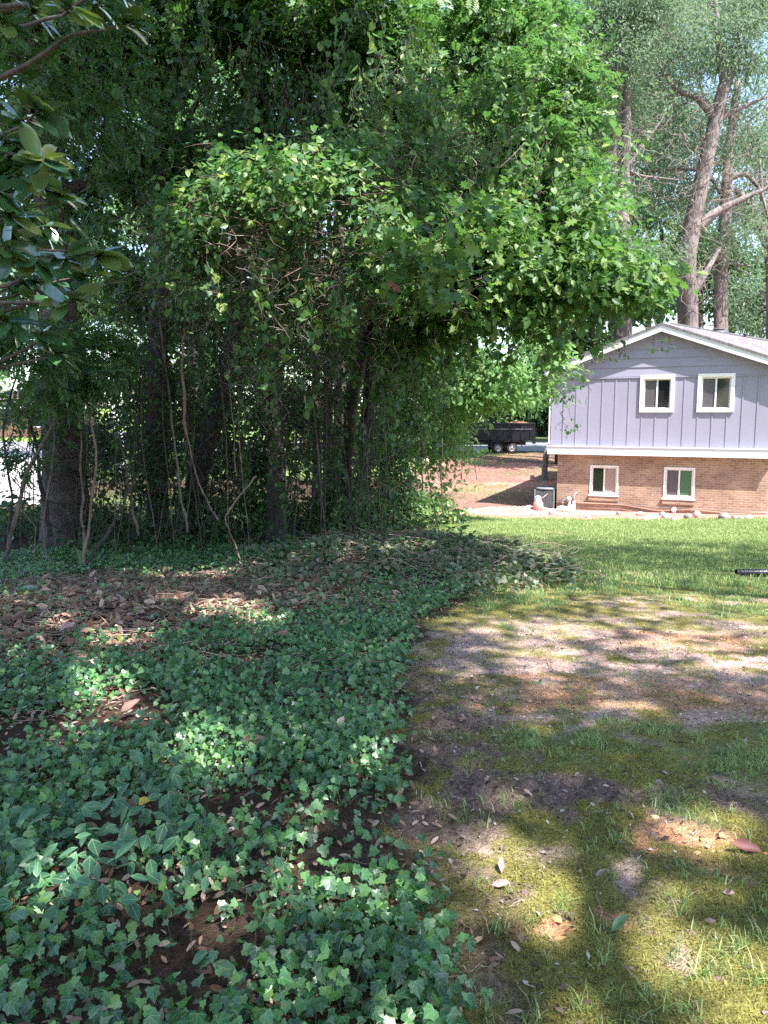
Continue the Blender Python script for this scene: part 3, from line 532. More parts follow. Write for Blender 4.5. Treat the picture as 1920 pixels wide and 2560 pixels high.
# ---------------------------------------------------------------- stems
def wob(rg, p0, p1, n=10, amp=.08, seed=None):
    p0 = np.array(p0, float); p1 = np.array(p1, float); t = np.linspace(0, 1, n)[:, None]; q = p0 + (p1 - p0) * t; L_ = np.linalg.norm(p1 - p0)
    a = rg.uniform(0, 6.3, (2, 3)); f = rg.uniform(.7, 1.6, (2, 3))
    return q + (np.sin(t * f[0] * 6.3 + a[0]) + .5 * np.sin(t * f[1] * 13 + a[1])) * amp * L_ * np.sin(t * math.pi) ** .5 * np.array([1, 1, .3])
def trunk_mesh(mb, path, radii, k=12, flare=0, rg=None):
    path = np.array(path, float); n = 26; t = np.linspace(0, 1, len(path)); tt = np.linspace(0, 1, n)
    q = np.stack([np.interp(tt, t, path[:, i]) for i in range(3)], 1); r = np.interp(tt, np.linspace(0, 1, len(radii)), radii)
    if flare: r = r * (1 + flare * np.exp(-tt * 14))
    if len(path) > 2:
        ker = np.array([.25, .5, .25])
        for _ in range(2): q[1:-1] = .25 * q[:-2] + .5 * q[1:-1] + .25 * q[2:]
    i0 = mb.n; mb.tube(q, r, k)
    if rg is not None:
        V = mb.v[-1]; ctr = np.repeat(q, k, 0); g = 1 + .10 * np.sin(np.tile(np.arange(k), n) * 2 * math.pi / k * 3 + rg.uniform(0, 6)) + rg.normal(size=len(V)) * .03; mb.v[-1] = ctr + (V - ctr) * g[:, None]
def px_path(pts):      # [(px, py, Y)] -> world
    return [P(*q) for q in pts]
def foot(px, py):
    x, y = G(px, py); return np.array([x, y, float(hz(x, y)) - .15])
# ================================================================= shade trees behind and beside the camera
LITS = []     # (centre, radius): spots kept sunlit, unseen crown leaves in their sun path are cut away
def lit(px, py, Y, r): LITS.append((P(px, py, Y), r))
def litg(px, py, r): x, y = G(px, py); LITS.append((np.array([x, y, float(hz(x, y))]), r))
def keepmask(c, pad=.0):
    k = np.ones(len(c), bool)
    for ctr, r in LITS:
        d = c - ctr; along = d @ SUN; pv = d - along[:, None] * SUN; perp = np.linalg.norm(pv, axis=1); rr = r * (.45 + 1.1 * fbm(pv[:, 0] + ctr[0] * 3, pv[:, 1] + ctr[1] * 5, 1.6 / max(r, .15), 3, 17)); k &= ~((perp < rr + pad) & (along > .3))
    return k
for q in [(660, 480, 9.3, .8), (520, 520, 9.3, .55), (790, 500, 9.3, .7), (930, 580, 9.6, .4), (1030, 620, 9.2, .4), (840, 640, 9.4, .25), (700, 860, 12, .25), (950, 640, 9.5, .5), (1100, 700, 10, .5), (1300, 620, 10.5, 1.0), (1550, 700, 11, 1.2), (1240, 300, 13, 1.0), (1400, 400, 13, 1.3), (1100, 150, 14, .9), (1280, 120, 15, 2.4), (1000, 280, 12, .4), (1150, 450, 12, .4),
          (1480, 620, 12, .8), (1350, 540, 11.5, .7), (1250, 950, 22, 5), (1150, 1050, 24, 4), (900, 330, 12, .5), (420, 100, 14, .5), (520, 260, 15, .4), (200, 1250, 26, 3)]: lit(*q)
for q in [(560, 1525, .42), (640, 1560, .3), (560, 1440, .30), (530, 1420, .25), (220, 1720, .22), (330, 1790, .16), (480, 1840, .14), (10, 1790, .2), (700, 1850, .1), (880, 1640, .1), (1180, 2080, .06), (1110, 2070, .05), (1290, 2150, .09), (1400, 2200, .12), (1500, 2270, .15), (1620, 2330, .16), (1760, 2420, .17), (1440, 2330, .10),
          (1330, 2240, .1), (1700, 2090, .12), (1780, 2030, .1), (1560, 2140, .05), (850, 2200, .04), (1000, 2300, .05), (600, 2130, .05), (350, 2100, .05), (1130, 2170, .07), (1880, 2480, .15), (620, 2480, .04), (300, 1720, .12), (1250, 2200, .06), (1560, 1760, .15), (1340, 1640, .15)]: litg(*q)
for q in [(1250, 2190, .16), (1420, 2260, .2), (1560, 2330, .22), (1700, 2400, .22), (1850, 2460, .25), (1180, 2080, .1), (1750, 2060, .16), (1480, 2400, .16), (1600, 2180, .08), (300, 1600, .3), (150, 1560, .22), (430, 1500, .2), (60, 1640, .2), (1400, 1570, .25), (1650, 1610, .25), (1850, 1660, .25)]: litg(*q)
_r = np.random.default_rng(12)
LITS.append((np.array([9.2, 26.6, 1.2]), 7.5)); LITS.append((np.array([6.0, 23.0, -1.5]), 5.0))
for _ in range(70): litg(_r.uniform(20, 950), _r.uniform(1560, 2300), _r.uniform(.03, .10))
rg = np.random.default_rng(77)
def shade_density(gx, gy):
    """how much shade the unseen crowns are shaped to cast on a ground point: dense over the thicket and ivy, thinner over the bare yard, open over the far lawn"""
    edge = ivy_edge(gy); left = sstep(.5, -.3, gx - edge)
    yard = np.interp(gy, [-2, 3.6, 4.6, 6, 9, 11.5, 13.5, 15.5, 17.5], [.90, .60, .34, .14, .12, .34, .48, .22, 0.0])
    d = yard * (1 - left) + left * np.interp(gy, [0, 2.6, 3.4, 8, 10, 16, 19, 22], [.90, .86, .64, .58, .80, .92, .5, 0])
    return d
def shade_tree(name, label, base, hgt, ctr, rad, ncl, lsize, per=26):
    t = thing(name, label, 'tree', tuple(base)); b_ = np.array(base); r2 = np.random.default_rng(int(abs(base[0] * 31 + base[1] * 17)) + 3)
    mb = MB(); trunk_mesh(mb, [(0, 0, -.3), (.2, .1, hgt * .3), (0, .3, hgt * .6), tuple((np.array(ctr) - b_) * .9 + np.array([0, 0, 1]))], [.42, .34, .26, .08], 12, .4, r2)
    for k in range(9):
        a = r2.uniform(0, 6.28); e = (np.array(ctr) - b_) + np.array([math.cos(a) * rad[0] * .7, math.sin(a) * rad[1] * .7, r2.uniform(-.3, .5) * rad[2]]); s0 = np.array([.0, .2, hgt * r2.uniform(.4, .62)])
        mb.tube(wob(r2, s0, e, 10, .05), np.linspace(.13, .03, 10), 6)
    mb.build('trunk', B_GREY, t, smooth=True)
    u = r2.random(ncl) ** .5; a = r2.uniform(0, 6.28, ncl); c = np.stack([ctr[0] + rad[0] * u * np.cos(a), ctr[1] + rad[1] * u * np.sin(a), ctr[2] + rad[2] * r2.uniform(-1, 1, ncl) * np.sqrt(1 - u * u * .8)], 1)
    s_ = c[:, 2] / SUN[2]; gx = c[:, 0] - SUN[0] * s_; gy = c[:, 1] - SUN[1] * s_
    nz_ = fbm(gx, gy, .55, 3, 99); dn = shade_density(gx, gy); keep = r2.random(ncl) < dn ** 1.3 * np.clip(.55 + 1.1 * nz_, 0, 1.2)
    c = c[keep]; k = np.repeat(c, per, 0); pos = k + r2.normal(size=k.shape) * .30; pos = pos[keepmask(pos, .04)]
    # crowns stay above the photograph's field of view
    lim = 1.6 + np.maximum(pos[:, 1], 0) * .56 + .6; pos = pos[(pos[:, 2] > lim) | (pos[:, 1] < -.5)]
    mb = MB(); leafmesh(mb, *leaves_from(r2, pos, unit(r2.normal(size=pos.shape)), T_DIAM, lsize)); mb.build('crown', L_OAK, t, loc=(0, 0, 0)).location = tuple(-b_)
shade_tree('oak_tree', 'tall oak behind the viewer shading the ivy and the thicket', (2.6, -4.5, .3), 14, (2.2, 1.5, 13.0), (6.5, 8.5, 2.6), 4200, .20)
shade_tree('oak_tree', 'spreading oak beyond the right edge shading the bare yard', (11.5, 2.0, -.2), 15, (8.8, 3.0, 15.0), (6.5, 7.5, 2.6), 3600, .19)
shade_tree('oak_tree', 'high oak arching over the dark left side of the thicket', (-10.5, 3.0, 0), 16, (-3.5, 6.8, 14.6), (7.5, 6.0, 2.2), 3600, .20)
# ================================================================= thicket trees
rg = np.random.default_rng(5)
TG = 'trees crowding the dark thicket'
def ttree(label, base, path, radii, blobs, mat, T, size, per=30, sig=.28, flare=.3, bark=B_DARK, name='thicket_tree', k=12, group=TG, up=.8, ivy=0, limbs=True, shell=.35, filt=None):
    b_ = np.array(base, float); t = thing(name, label, 'tree', tuple(b_), group=group); mb = MB()
    path = [b_] + [np.array(q, float) for q in path]; trunk_mesh(mb, path, radii, k, flare, rg)
    if limbs:
        for bl in blobs:
            c = np.array(bl[:3]); tz = rg.uniform(.45, .9); pts = np.array(path); tt = np.linspace(0, 1, len(pts)); s0 = np.array([np.interp(tz, tt, pts[:, i]) for i in range(3)])
            w0 = wob(rg, s0, c, 12, .06); mb.tube(w0, np.linspace(max(.02, radii[-1] * .9), .012, 12), 6)
            for _ in range(7):
                e = c + rg.normal(size=3) * np.array(bl[3:6]) * .55; mb.tube(wob(rg, w0[rg.integers(4, 11)], e, 8, .1), np.linspace(.014, .004, 8), 4, False)
    mb.v = [v - b_ for v in mb.v]; mb.build('trunk', bark, t, smooth=True)
    if blobs:
        pos, out = clumpy(rg, blobs, sig, per, shell=shell)
        if filt is not None: m_ = filt(pos); pos, out = pos[m_], out[m_]
        mb = MB(); Ts = T if isinstance(T, list) else [T]; which = rg.integers(0, len(Ts), len(pos))
        for i_, T_ in enumerate(Ts):
            s_ = which == i_; q = leaves_from(rg, pos[s_] - b_, out[s_], T_, size * (2.6 if T_ is T_PIN else 1), up=up); leafmesh(mb, *q)
        mb.build('crown', mat, t)
    if ivy:
        pts = np.array(path); tt = np.linspace(0, 1, len(pts)); n = ivy; tz = rg.uniform(0, 1, n); c = np.stack([np.interp(tz, tt, pts[:, i]) for i in range(3)], 1); a = rg.uniform(0, 6.28, n)
        rr = np.interp(tz, np.linspace(0, 1, len(radii)), radii); o = np.stack([np.cos(a), np.sin(a), np.zeros(n)], 1); m_ = fbm(tz * 9, a, 1, 2, 3) > .42; pos = (c + o * (rr * 1.2 + .05 + .10 * rg.random(n))[:, None])[m_]; o = o[m_]
        mb = MB(); leafmesh(mb, *leaves_from(rg, pos - b_, o, T_IVY, .085, up=.3)); mb.build('climbing_ivy', L_DARK, t)
    return t
# upper canopy: crowns given where the photograph shows leaf masses
ttree('massive grey barked trunk at the left with flaring base, tallest of the thicket', foot(160, 1372), px_path([(152, 1000, 14.6), (140, 700, 14.4), (110, 300, 14.2), (90, -200, 14)]), [.42, .36, .31, .27, .2],
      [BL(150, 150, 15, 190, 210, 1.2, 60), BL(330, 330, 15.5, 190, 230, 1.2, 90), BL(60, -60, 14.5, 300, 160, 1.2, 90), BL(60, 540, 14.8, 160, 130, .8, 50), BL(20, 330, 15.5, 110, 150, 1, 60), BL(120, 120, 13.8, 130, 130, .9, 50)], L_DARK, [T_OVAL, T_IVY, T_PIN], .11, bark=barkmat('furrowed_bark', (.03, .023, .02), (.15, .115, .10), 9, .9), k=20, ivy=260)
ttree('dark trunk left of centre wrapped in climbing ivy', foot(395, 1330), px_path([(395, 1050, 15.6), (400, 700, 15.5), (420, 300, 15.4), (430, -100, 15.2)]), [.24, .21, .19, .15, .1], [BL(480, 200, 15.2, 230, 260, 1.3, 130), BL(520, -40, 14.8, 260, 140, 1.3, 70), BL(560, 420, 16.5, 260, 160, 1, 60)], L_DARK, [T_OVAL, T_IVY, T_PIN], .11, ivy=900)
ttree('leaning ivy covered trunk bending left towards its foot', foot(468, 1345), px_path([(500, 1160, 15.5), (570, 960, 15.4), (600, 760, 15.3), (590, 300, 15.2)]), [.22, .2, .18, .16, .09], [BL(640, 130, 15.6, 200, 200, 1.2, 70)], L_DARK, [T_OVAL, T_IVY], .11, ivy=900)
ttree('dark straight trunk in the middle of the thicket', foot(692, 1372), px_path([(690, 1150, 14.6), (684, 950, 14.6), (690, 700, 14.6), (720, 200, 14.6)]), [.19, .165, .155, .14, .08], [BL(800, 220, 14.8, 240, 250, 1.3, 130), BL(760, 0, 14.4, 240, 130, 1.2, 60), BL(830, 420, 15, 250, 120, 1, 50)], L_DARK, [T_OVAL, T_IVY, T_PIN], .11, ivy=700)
ttree('left stem of a slim smooth twin trunk right of the middle', foot(793, 1330), px_path([(792, 1150, 18.5), (792, 900, 18.5), (800, 500, 18.4)]), [.11, .10, .095, .05], [BL(1000, 120, 17, 240, 220, 1.6, 110), BL(1030, 330, 16, 220, 160, 1.2, 70)], L_VINE, [T_OVAL, T_OAK, T_PIN], .12, bark=B_GREY)
ttree('right stem of a slim smooth twin trunk right of the middle', foot(824, 1340), px_path([(820, 1150, 18), (822, 900, 18), (850, 400, 18)]), [.13, .12, .11, .05], [BL(1150, 200, 15.5, 220, 230, 1.5, 130), BL(1230, 60, 16.5, 200, 150, 1.4, 70)], L_VINE, [T_OVAL, T_OAK, T_PIN], .12, bark=B_GREY)
ttree('cluster of rough stems at the right side of the thicket', foot(955, 1262), px_path([(962, 1180, 22), (955, 1050, 22), (1000, 800, 21.5)]), [.22, .17, .14, .06], [BL(1000, 960, 22, 150, 110, 1.2, 60)], L_DARK, T_OVAL, .12, bark=B_DARK)
ttree('broad leafy tree whose lit crown tops the right of the thicket', foot(900, 1300), px_path([(930, 900, 16.5), (1000, 600, 15.5), (1120, 300, 14.5)]), [.18, .15, .12, .06],
      [BL(1310, 330, 13.8, 170, 200, 1.2, 130), BL(1400, 430, 13.2, 130, 150, 1, 80), BL(1180, 420, 13.6, 180, 150, 1.1, 90), BL(1340, 150, 15.5, 120, 120, 1, 40)], L_VINE, [T_OVAL, T_OAK, T_PIN], .12)
ttree('oak bough reaching right in front of the house gable', foot(860, 1340), px_path([(880, 1000, 13.5), (930, 760, 12), (1050, 650, 11)]), [.14, .12, .10, .06],
      [BL(1145, 598, 10.8, 200, 80, .8, 90), BL(1345, 658, 10.8, 190, 90, .8, 110), BL(1505, 708, 10.9, 120, 70, .6, 60), BL(1195, 738, 11.2, 200, 80, .8, 80), BL(1435, 578, 11.4, 110, 90, .7, 45), BL(1365, 778, 11, 110, 55, .5, 30), BL(1600, 723, 11, 60, 24, .3, 12), BL(1140, 738, 10.6, 150, 90, .7, 50), BL(1050, 838, 12, 120, 60, .7, 30), BL(1100, 798, 12, 120, 90, .8, 40), BL(1275, 518, 11.6, 200, 70, .8, 60)], L_OAK, [T_OAK, T_OAK, T_OVAL], .125, per=26, sig=.22)
# magnolia at the left edge, big glossy leaves in whorls
def magnolia():
    base = foot(-420, 1900); t = thing('magnolia_tree', 'magnolia with big glossy dark leaves reaching in from the left edge', 'tree', tuple(base)); mb = MB(); lb = MB()
    trunk_mesh(mb, [base, P(-300, 900, 5.6), P(-260, 300, 5.8), P(-200, -400, 6)], [.16, .13, .11, .06], 12, .3, rg)
    tips = [(30, 540), (90, 650), (130, 590), (95, 470), (215, 690), (255, 640), (60, 700), (110, 830), (180, 750), (40, 440), (110, 400), (10, 620), (20, 800), (60, 300), (95, 275), (150, 490), (330, 60), (250, 10), (120, 560), (170, 640), (40, 590), (0, 480), (140, 700), (80, 760), (150, 880), (15, 355), (300, -30), (180, 20), (90, 30), (20, 60)]
    for (px, py) in tips:
        Y = rg.uniform(3.9, 5.2); e = P(px, py, Y); s0 = P(rg.uniform(-330, -240), py + rg.uniform(-60, 260), rg.uniform(5.4, 6)); mb.tube(wob(rg, s0, e, 14, .04), np.linspace(.028, .006, 14), 6)
        n = rg.integers(9, 15); a = rg.uniform(0, 6.28) + np.arange(n) * 2.4; el = rg.uniform(-.7, .9, n); ax = unit(e - s0); r1 = unit(np.cross(ax, [0, 0, 1])); r2 = np.cross(r1, ax)
        tip = unit(ax * rg.uniform(.2, 1.1, n)[:, None] + np.cos(a)[:, None] * r1 + np.sin(a)[:, None] * r2 + np.array([0, 0, .1])); nrm = unit(np.array([0, 0, 1.]) + rg.normal(size=(n, 3)) * .45 + ax * .4)
        leafmesh(lb, T_BIG, e - ax * rg.uniform(0, .07, n)[:, None], nrm, tip, rg.uniform(.13, .20, n))
    for m_, nm, mt in ((mb, 'trunk', B_VINE), (lb, 'crown', L_MAG)): m_.v = [v - base for v in m_.v]; m_.build(nm, mt, t, smooth=True)
def bigleaf():
    ys = np.array([0, .15, .35, .6, .82, 1.0]); wd = np.array([.02, .14, .23, .26, .17, .005]); V = []
    for y, w_ in zip(ys, wd): V += [(-w_, y, .05 - .18 * y * y), (0, y, -.18 * y * y), (w_, y, .05 - .18 * y * y)]
    Fc = []
    for i in range(5):
        a = 3 * i; Fc += [(a, a + 1, a + 4), (a, a + 4, a + 3), (a + 1, a + 2, a + 5), (a + 1, a + 5, a + 4)]
    return np.array(V), np.array(Fc)
T_BIG = bigleaf(); magnolia()
# ---------------------------------------------------------------- vine draped mounds (countless stems and leaves)
def draped(name, label, blobs, T, size, mat, per=22, sig=.16, nstem=160, smat=None, hang=.5, cat='vine', shell=.75, up=.8):
    ctr = np.array(blobs[0][:3]); t = thing(name, label, cat, tuple(ctr)); pos, out = clumpy(rg, blobs, sig, per, shell=shell); mb = MB(); Ts = T if isinstance(T, list) else [T]; wh = rg.integers(0, len(Ts), len(pos))
    for i_, T_ in enumerate(Ts): s_ = wh == i_; leafmesh(mb, *leaves_from(rg, pos[s_] - ctr, out[s_], T_, size * (2.4 if T_ is T_PIN else 1), up=up))
    mb.build('leaves', mat, t); mb = MB(); bw = np.array([b_[6] for b_ in blobs], float); bw /= bw.sum()
    for _ in range(nstem):
        b_ = blobs[rg.choice(len(blobs), p=bw)]; c = np.array(b_[:3]); r = np.array(b_[3:6]); d = unit(rg.normal(size=3)); s0 = c + d * r * rg.uniform(.5, 1.05); e = s0 + rg.normal(size=3) * r * .6 + np.array([0, 0, -hang * rg.random()])
        mb.tube(wob(rg, s0, e, 12, .13) - ctr, np.linspace(1, .5, 12) * rg.uniform(.0025, .007), 4, False)
    st = mb.build('stems', smat or B_VINE, t, smooth=True); st['kind'] = 'stuff'; return t
draped('vine_mound', 'mound of sunlit round leaved vines heaped over the middle of the thicket', [BL(560, 540, 9.5, 130, 85, .6, 56), BL(700, 500, 9.5, 140, 110, .7, 80), BL(860, 560, 9.6, 130, 120, .7, 54), BL(450, 600, 9.8, 80, 80, .5, 30), BL(780, 400, 10.2, 110, 50, .6, 26), BL(640, 440, 10.0, 90, 50, .6, 16), BL(960, 420, 10.6, 120, 80, .7, 30), BL(980, 660, 9.8, 110, 80, .5, 45), BL(560, 620, 9.6, 130, 70, .5, 40), BL(760, 680, 9.8, 120, 80, .5, 30), BL(900, 470, 10, 110, 70, .5, 34), BL(640, 760, 10.2, 50, 110, .4, 14), BL(460, 680, 10, 70, 90, .4, 16), BL(860, 740, 10.2, 110, 70, .5, 24), BL(1010, 560, 10, 100, 80, .5, 34)],
       [T_ROUND, T_OVAL, T_IVY], .08, L_VINE, per=18, sig=.17, nstem=520, smat=B_RED)
draped('oak_sprig', 'spray of large lobed leaves standing out beside the vine mound', [BL(1020, 620, 8.8, 120, 55, .4, 16), BL(1080, 700, 8.8, 110, 50, .4, 16), BL(1180, 560, 9.2, 90, 50, .4, 8)], [T_OAK], .15, L_OAK, per=10, sig=.14, nstem=26, hang=.1)
draped('hanging_vine_curtain', 'curtain of pinnate leaved vines hanging down the right face of the thicket', [BL(950, 300, 11.5, 90, 170, .5, 30), BL(1060, 360, 11.8, 110, 140, .5, 40), BL(1200, 480, 11.8, 120, 90, .5, 36), BL(1290, 260, 12.6, 100, 100, .5, 30)], [T_PIN, T_OVAL, T_IVY], .09, L_VINE, per=16, sig=.16, nstem=120)
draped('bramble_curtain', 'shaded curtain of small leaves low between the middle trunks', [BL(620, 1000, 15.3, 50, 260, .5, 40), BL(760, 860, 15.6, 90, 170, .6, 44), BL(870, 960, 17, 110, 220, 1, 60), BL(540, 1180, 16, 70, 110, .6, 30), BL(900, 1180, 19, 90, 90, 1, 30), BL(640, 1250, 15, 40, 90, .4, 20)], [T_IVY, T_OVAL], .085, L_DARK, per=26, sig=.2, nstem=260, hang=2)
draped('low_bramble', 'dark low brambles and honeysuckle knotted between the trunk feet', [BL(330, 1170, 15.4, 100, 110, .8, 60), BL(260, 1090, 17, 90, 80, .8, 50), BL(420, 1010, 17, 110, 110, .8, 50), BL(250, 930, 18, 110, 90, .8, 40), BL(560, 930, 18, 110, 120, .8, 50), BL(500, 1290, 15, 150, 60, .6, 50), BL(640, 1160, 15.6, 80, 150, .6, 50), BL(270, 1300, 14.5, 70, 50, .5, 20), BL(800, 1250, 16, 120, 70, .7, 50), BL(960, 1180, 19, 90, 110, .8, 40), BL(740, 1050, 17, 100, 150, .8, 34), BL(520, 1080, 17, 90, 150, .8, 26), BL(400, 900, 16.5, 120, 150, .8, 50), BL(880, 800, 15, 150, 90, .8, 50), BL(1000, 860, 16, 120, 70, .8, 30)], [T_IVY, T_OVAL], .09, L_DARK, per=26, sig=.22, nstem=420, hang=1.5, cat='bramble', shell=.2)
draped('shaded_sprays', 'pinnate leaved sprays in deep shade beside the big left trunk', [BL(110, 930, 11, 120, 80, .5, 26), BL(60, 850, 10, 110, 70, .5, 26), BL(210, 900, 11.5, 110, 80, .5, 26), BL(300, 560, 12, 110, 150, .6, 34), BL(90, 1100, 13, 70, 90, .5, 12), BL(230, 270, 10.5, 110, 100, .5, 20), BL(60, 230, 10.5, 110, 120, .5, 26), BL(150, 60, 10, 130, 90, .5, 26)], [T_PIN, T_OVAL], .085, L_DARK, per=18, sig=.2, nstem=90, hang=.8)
# dark understorey behind the trunks, leaving gaps of daylight
under = [BL(300, 760, 19, 220, 130, 1.5, 70), BL(560, 720, 19, 240, 150, 1.5, 90), BL(800, 760, 20, 220, 150, 1.5, 80), BL(480, 1010, 20, 110, 160, 1.5, 40), BL(720, 1100, 21, 170, 150, 1.5, 46), BL(70, 760, 19, 130, 120, 1.2, 40), BL(40, 1010, 21, 120, 60, 1.0, 26), BL(330, 1090, 22, 60, 110, 1, 26), BL(900, 560, 18, 260, 160, 1.5, 90), BL(640, 480, 19, 300, 160, 1.5, 90), BL(1080, 620, 19, 200, 140, 1.5, 60), BL(560, 1280, 20, 260, 60, 1.2, 44), BL(100, 1300, 17, 160, 50, 1, 24), BL(900, 1060, 20.5, 120, 120, 1, 40), BL(190, 580, 18, 150, 150, 1.2, 50)]
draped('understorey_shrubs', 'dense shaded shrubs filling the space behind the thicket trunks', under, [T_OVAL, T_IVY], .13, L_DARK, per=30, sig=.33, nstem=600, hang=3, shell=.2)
# lit leaves between the thicket and the trailer
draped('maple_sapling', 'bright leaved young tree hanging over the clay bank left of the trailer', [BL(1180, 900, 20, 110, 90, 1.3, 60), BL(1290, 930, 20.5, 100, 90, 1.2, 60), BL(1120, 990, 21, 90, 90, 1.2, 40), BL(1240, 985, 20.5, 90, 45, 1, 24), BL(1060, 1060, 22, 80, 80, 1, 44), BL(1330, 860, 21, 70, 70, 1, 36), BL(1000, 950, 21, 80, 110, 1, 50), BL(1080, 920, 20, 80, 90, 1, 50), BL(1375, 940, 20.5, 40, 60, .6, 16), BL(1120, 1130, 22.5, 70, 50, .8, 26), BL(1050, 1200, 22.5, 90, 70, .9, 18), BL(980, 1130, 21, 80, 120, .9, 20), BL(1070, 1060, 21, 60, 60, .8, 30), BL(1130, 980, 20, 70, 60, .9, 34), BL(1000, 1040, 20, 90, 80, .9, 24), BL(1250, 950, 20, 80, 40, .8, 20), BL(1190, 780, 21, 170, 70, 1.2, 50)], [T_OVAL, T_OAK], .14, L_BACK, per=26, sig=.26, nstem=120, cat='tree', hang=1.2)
draped('edge_bush', 'low bush of mixed leaves where the thicket meets the clay bank', [BL(1000, 1270, 19.5, 110, 50, .7, 50), BL(1090, 1270, 20.5, 60, 50, .5, 22), BL(900, 1290, 18.5, 100, 50, .7, 40), BL(1130, 1290, 20.5, 30, 22, .4, 8)], [T_OVAL, T_IVY], .11, L_VINE, per=24, sig=.2, nstem=120, cat='bush', hang=.3, shell=.2)
draped('trailing_vine', 'thin vine with small leaves dangling in front of the left siding', [BL(1415, 1000, 15, 20, 60, .15, 7), BL(1440, 940, 15, 22, 26, .15, 4), BL(1640, 860, 13, 30, 22, .12, 3), BL(1500, 880, 13, 30, 26, .12, 4), BL(1425, 1050, 15, 18, 30, .1, 3)], [T_OVAL, T_ROUND], .07, L_VINE, per=8, sig=.09, nstem=14, hang=.3)
def strands(name, label, items, mat, size, T=None, cat='vine'):
    """items (px, py, Y, spread px, spread py, n, length): leafy strands trailing straight down"""
    ctr = P(*items[0][:3]); t = thing(name, label, cat, tuple(ctr)); lm = MB(); sm = MB()
    for (px, py, Y, sx, sy, n, L_) in items:
        for _ in range(n):
            s0 = P(px + rg.normal() * sx, py + rg.normal() * sy, Y + rg.normal() * .35); ln = L_ * rg.uniform(.4, 1.3); q = wob(rg, s0, s0 + np.array([rg.normal() * .14 * ln, rg.normal() * .1, -ln]), 14, .05); sm.tube(q - ctr, np.linspace(.006, .002, 14), 3, False)
            k = int(ln / .05); tt = rg.random(k) ** .8; pos = np.stack([np.interp(tt, np.linspace(0, 1, 14), q[:, i]) for i in range(3)], 1) + rg.normal(size=(k, 3)) * .035; out = unit(rg.normal(size=(k, 3)) * [1, 1, .2] + [.1, -.9, 0])
            leafmesh(lm, *leaves_from(rg, pos - ctr, out, [T_ROUND, T_OVAL, T_IVY][rg.integers(0, 3)], size * rg.uniform(.8, 1.25), up=.5, droop=1.2))
    lm.build('leaves', mat, t); st = sm.build('stems', B_VINE, t); st['kind'] = 'stuff'
strands('trailing_creeper', 'creeper strands trailing down the dark upper left of the thicket', [(330, 200, 12.8, 150, 130, 46, 1.5), (560, 120, 12.8, 130, 120, 46, 1.6), (480, 330, 13, 140, 60, 20, 1.0), (760, 230, 12.2, 90, 100, 34, 1.5)], L_DARK, .085)
strands('trailing_honeysuckle', 'honeysuckle strands trailing down the lit right face of the thicket', [(960, 180, 11.4, 90, 120, 44, 1.4), (1120, 260, 11.2, 80, 120, 44, 1.5), (1260, 330, 11.4, 90, 120, 40, 1.3), (1400, 470, 11.4, 80, 90, 22, .9), (1350, 120, 13.5, 90, 90, 26, 1.6)], L_VINE, .085)
strands('shaded_ivy_strands', 'ivy strands hanging from under the vine mound down to the thicket floor', [(620, 680, 11, 60, 60, 12, 1.3), (760, 740, 11.2, 80, 50, 16, 1.2), (900, 790, 11.4, 80, 50, 18, 1.2), (480, 740, 12.5, 70, 80, 10, 1.3), (1020, 830, 11.6, 60, 30, 20, 1.2), (640, 980, 13.6, 40, 60, 18, 1.6), (860, 980, 14, 90, 80, 26, 1.6), (330, 850, 13, 60, 80, 16, 1.5)], L_DARK, .08)
strands('sunlit_strands', 'lit vine strands spilling over the lower edge of the vine mound', [(560, 620, 9.5, 80, 30, 22, .7), (720, 640, 9.5, 80, 40, 26, .8), (880, 660, 9.7, 80, 40, 24, .7), (440, 560, 9.8, 40, 50, 14, .8), (660, 780, 10.2, 40, 40, 12, .6), (1500, 660, 10.9, 60, 40, 12, .5), (1600, 700, 10.9, 40, 20, 8, .35), (1450, 500, 11.6, 50, 50, 14, .7)], L_VINE, .085)
strands('bough_creepers', 'short creepers dangling under the oak bough', [(1180, 800, 10.8, 80, 30, 22, .8), (1330, 810, 10.8, 80, 25, 20, .7), (1420, 780, 10.8, 50, 20, 10, .4)], L_OAK, .085)
def tangle(name, label, items, mat, rad):
    mb = MB()
    for (px, py, Y, sx, sy, n, L_, vert) in items:
        for _ in range(n):
            s0 = P(px + rg.normal() * sx, py + rg.normal() * sy, Y + rg.normal() * .4); d = unit(rg.normal(size=3) * [1, .5, 1] + np.array([0, 0, -vert])); q = wob(rg, s0, s0 + d * L_ * rg.uniform(.3, 1.4), 12, .14); r = rad * rg.uniform(.5, 1.4); mb.tube(q, np.linspace(r, r * .4, 12), 3, False)
            if rg.random() < .5: k_ = rg.integers(3, 9); mb.tube(wob(rg, q[k_], q[k_] + unit(rg.normal(size=3)) * L_ * .3, 6, .12), np.linspace(r * .6, r * .25, 6), 3, False)
    o = mb.build(name, mat, smooth=True); tag(o, label, None, kind='stuff')
tangle('bare_twigs', 'tangle of pale bare twigs under and through the vine mound', [(520, 640, 9.8, 80, 70, 120, .5, .3), (700, 700, 9.9, 110, 80, 170, .5, .3), (880, 720, 10, 110, 80, 130, .5, .3), (620, 850, 10.6, 60, 60, 60, .6, .6), (1050, 700, 10, 90, 60, 60, .5, .1), (1080, 420, 10.8, 160, 60, 40, .7, 0), (430, 600, 10.5, 60, 90, 60, .6, .6)], barkmat('pale_twig_bark', (.10, .075, .065), (.30, .235, .20), 10, .2), .0045)
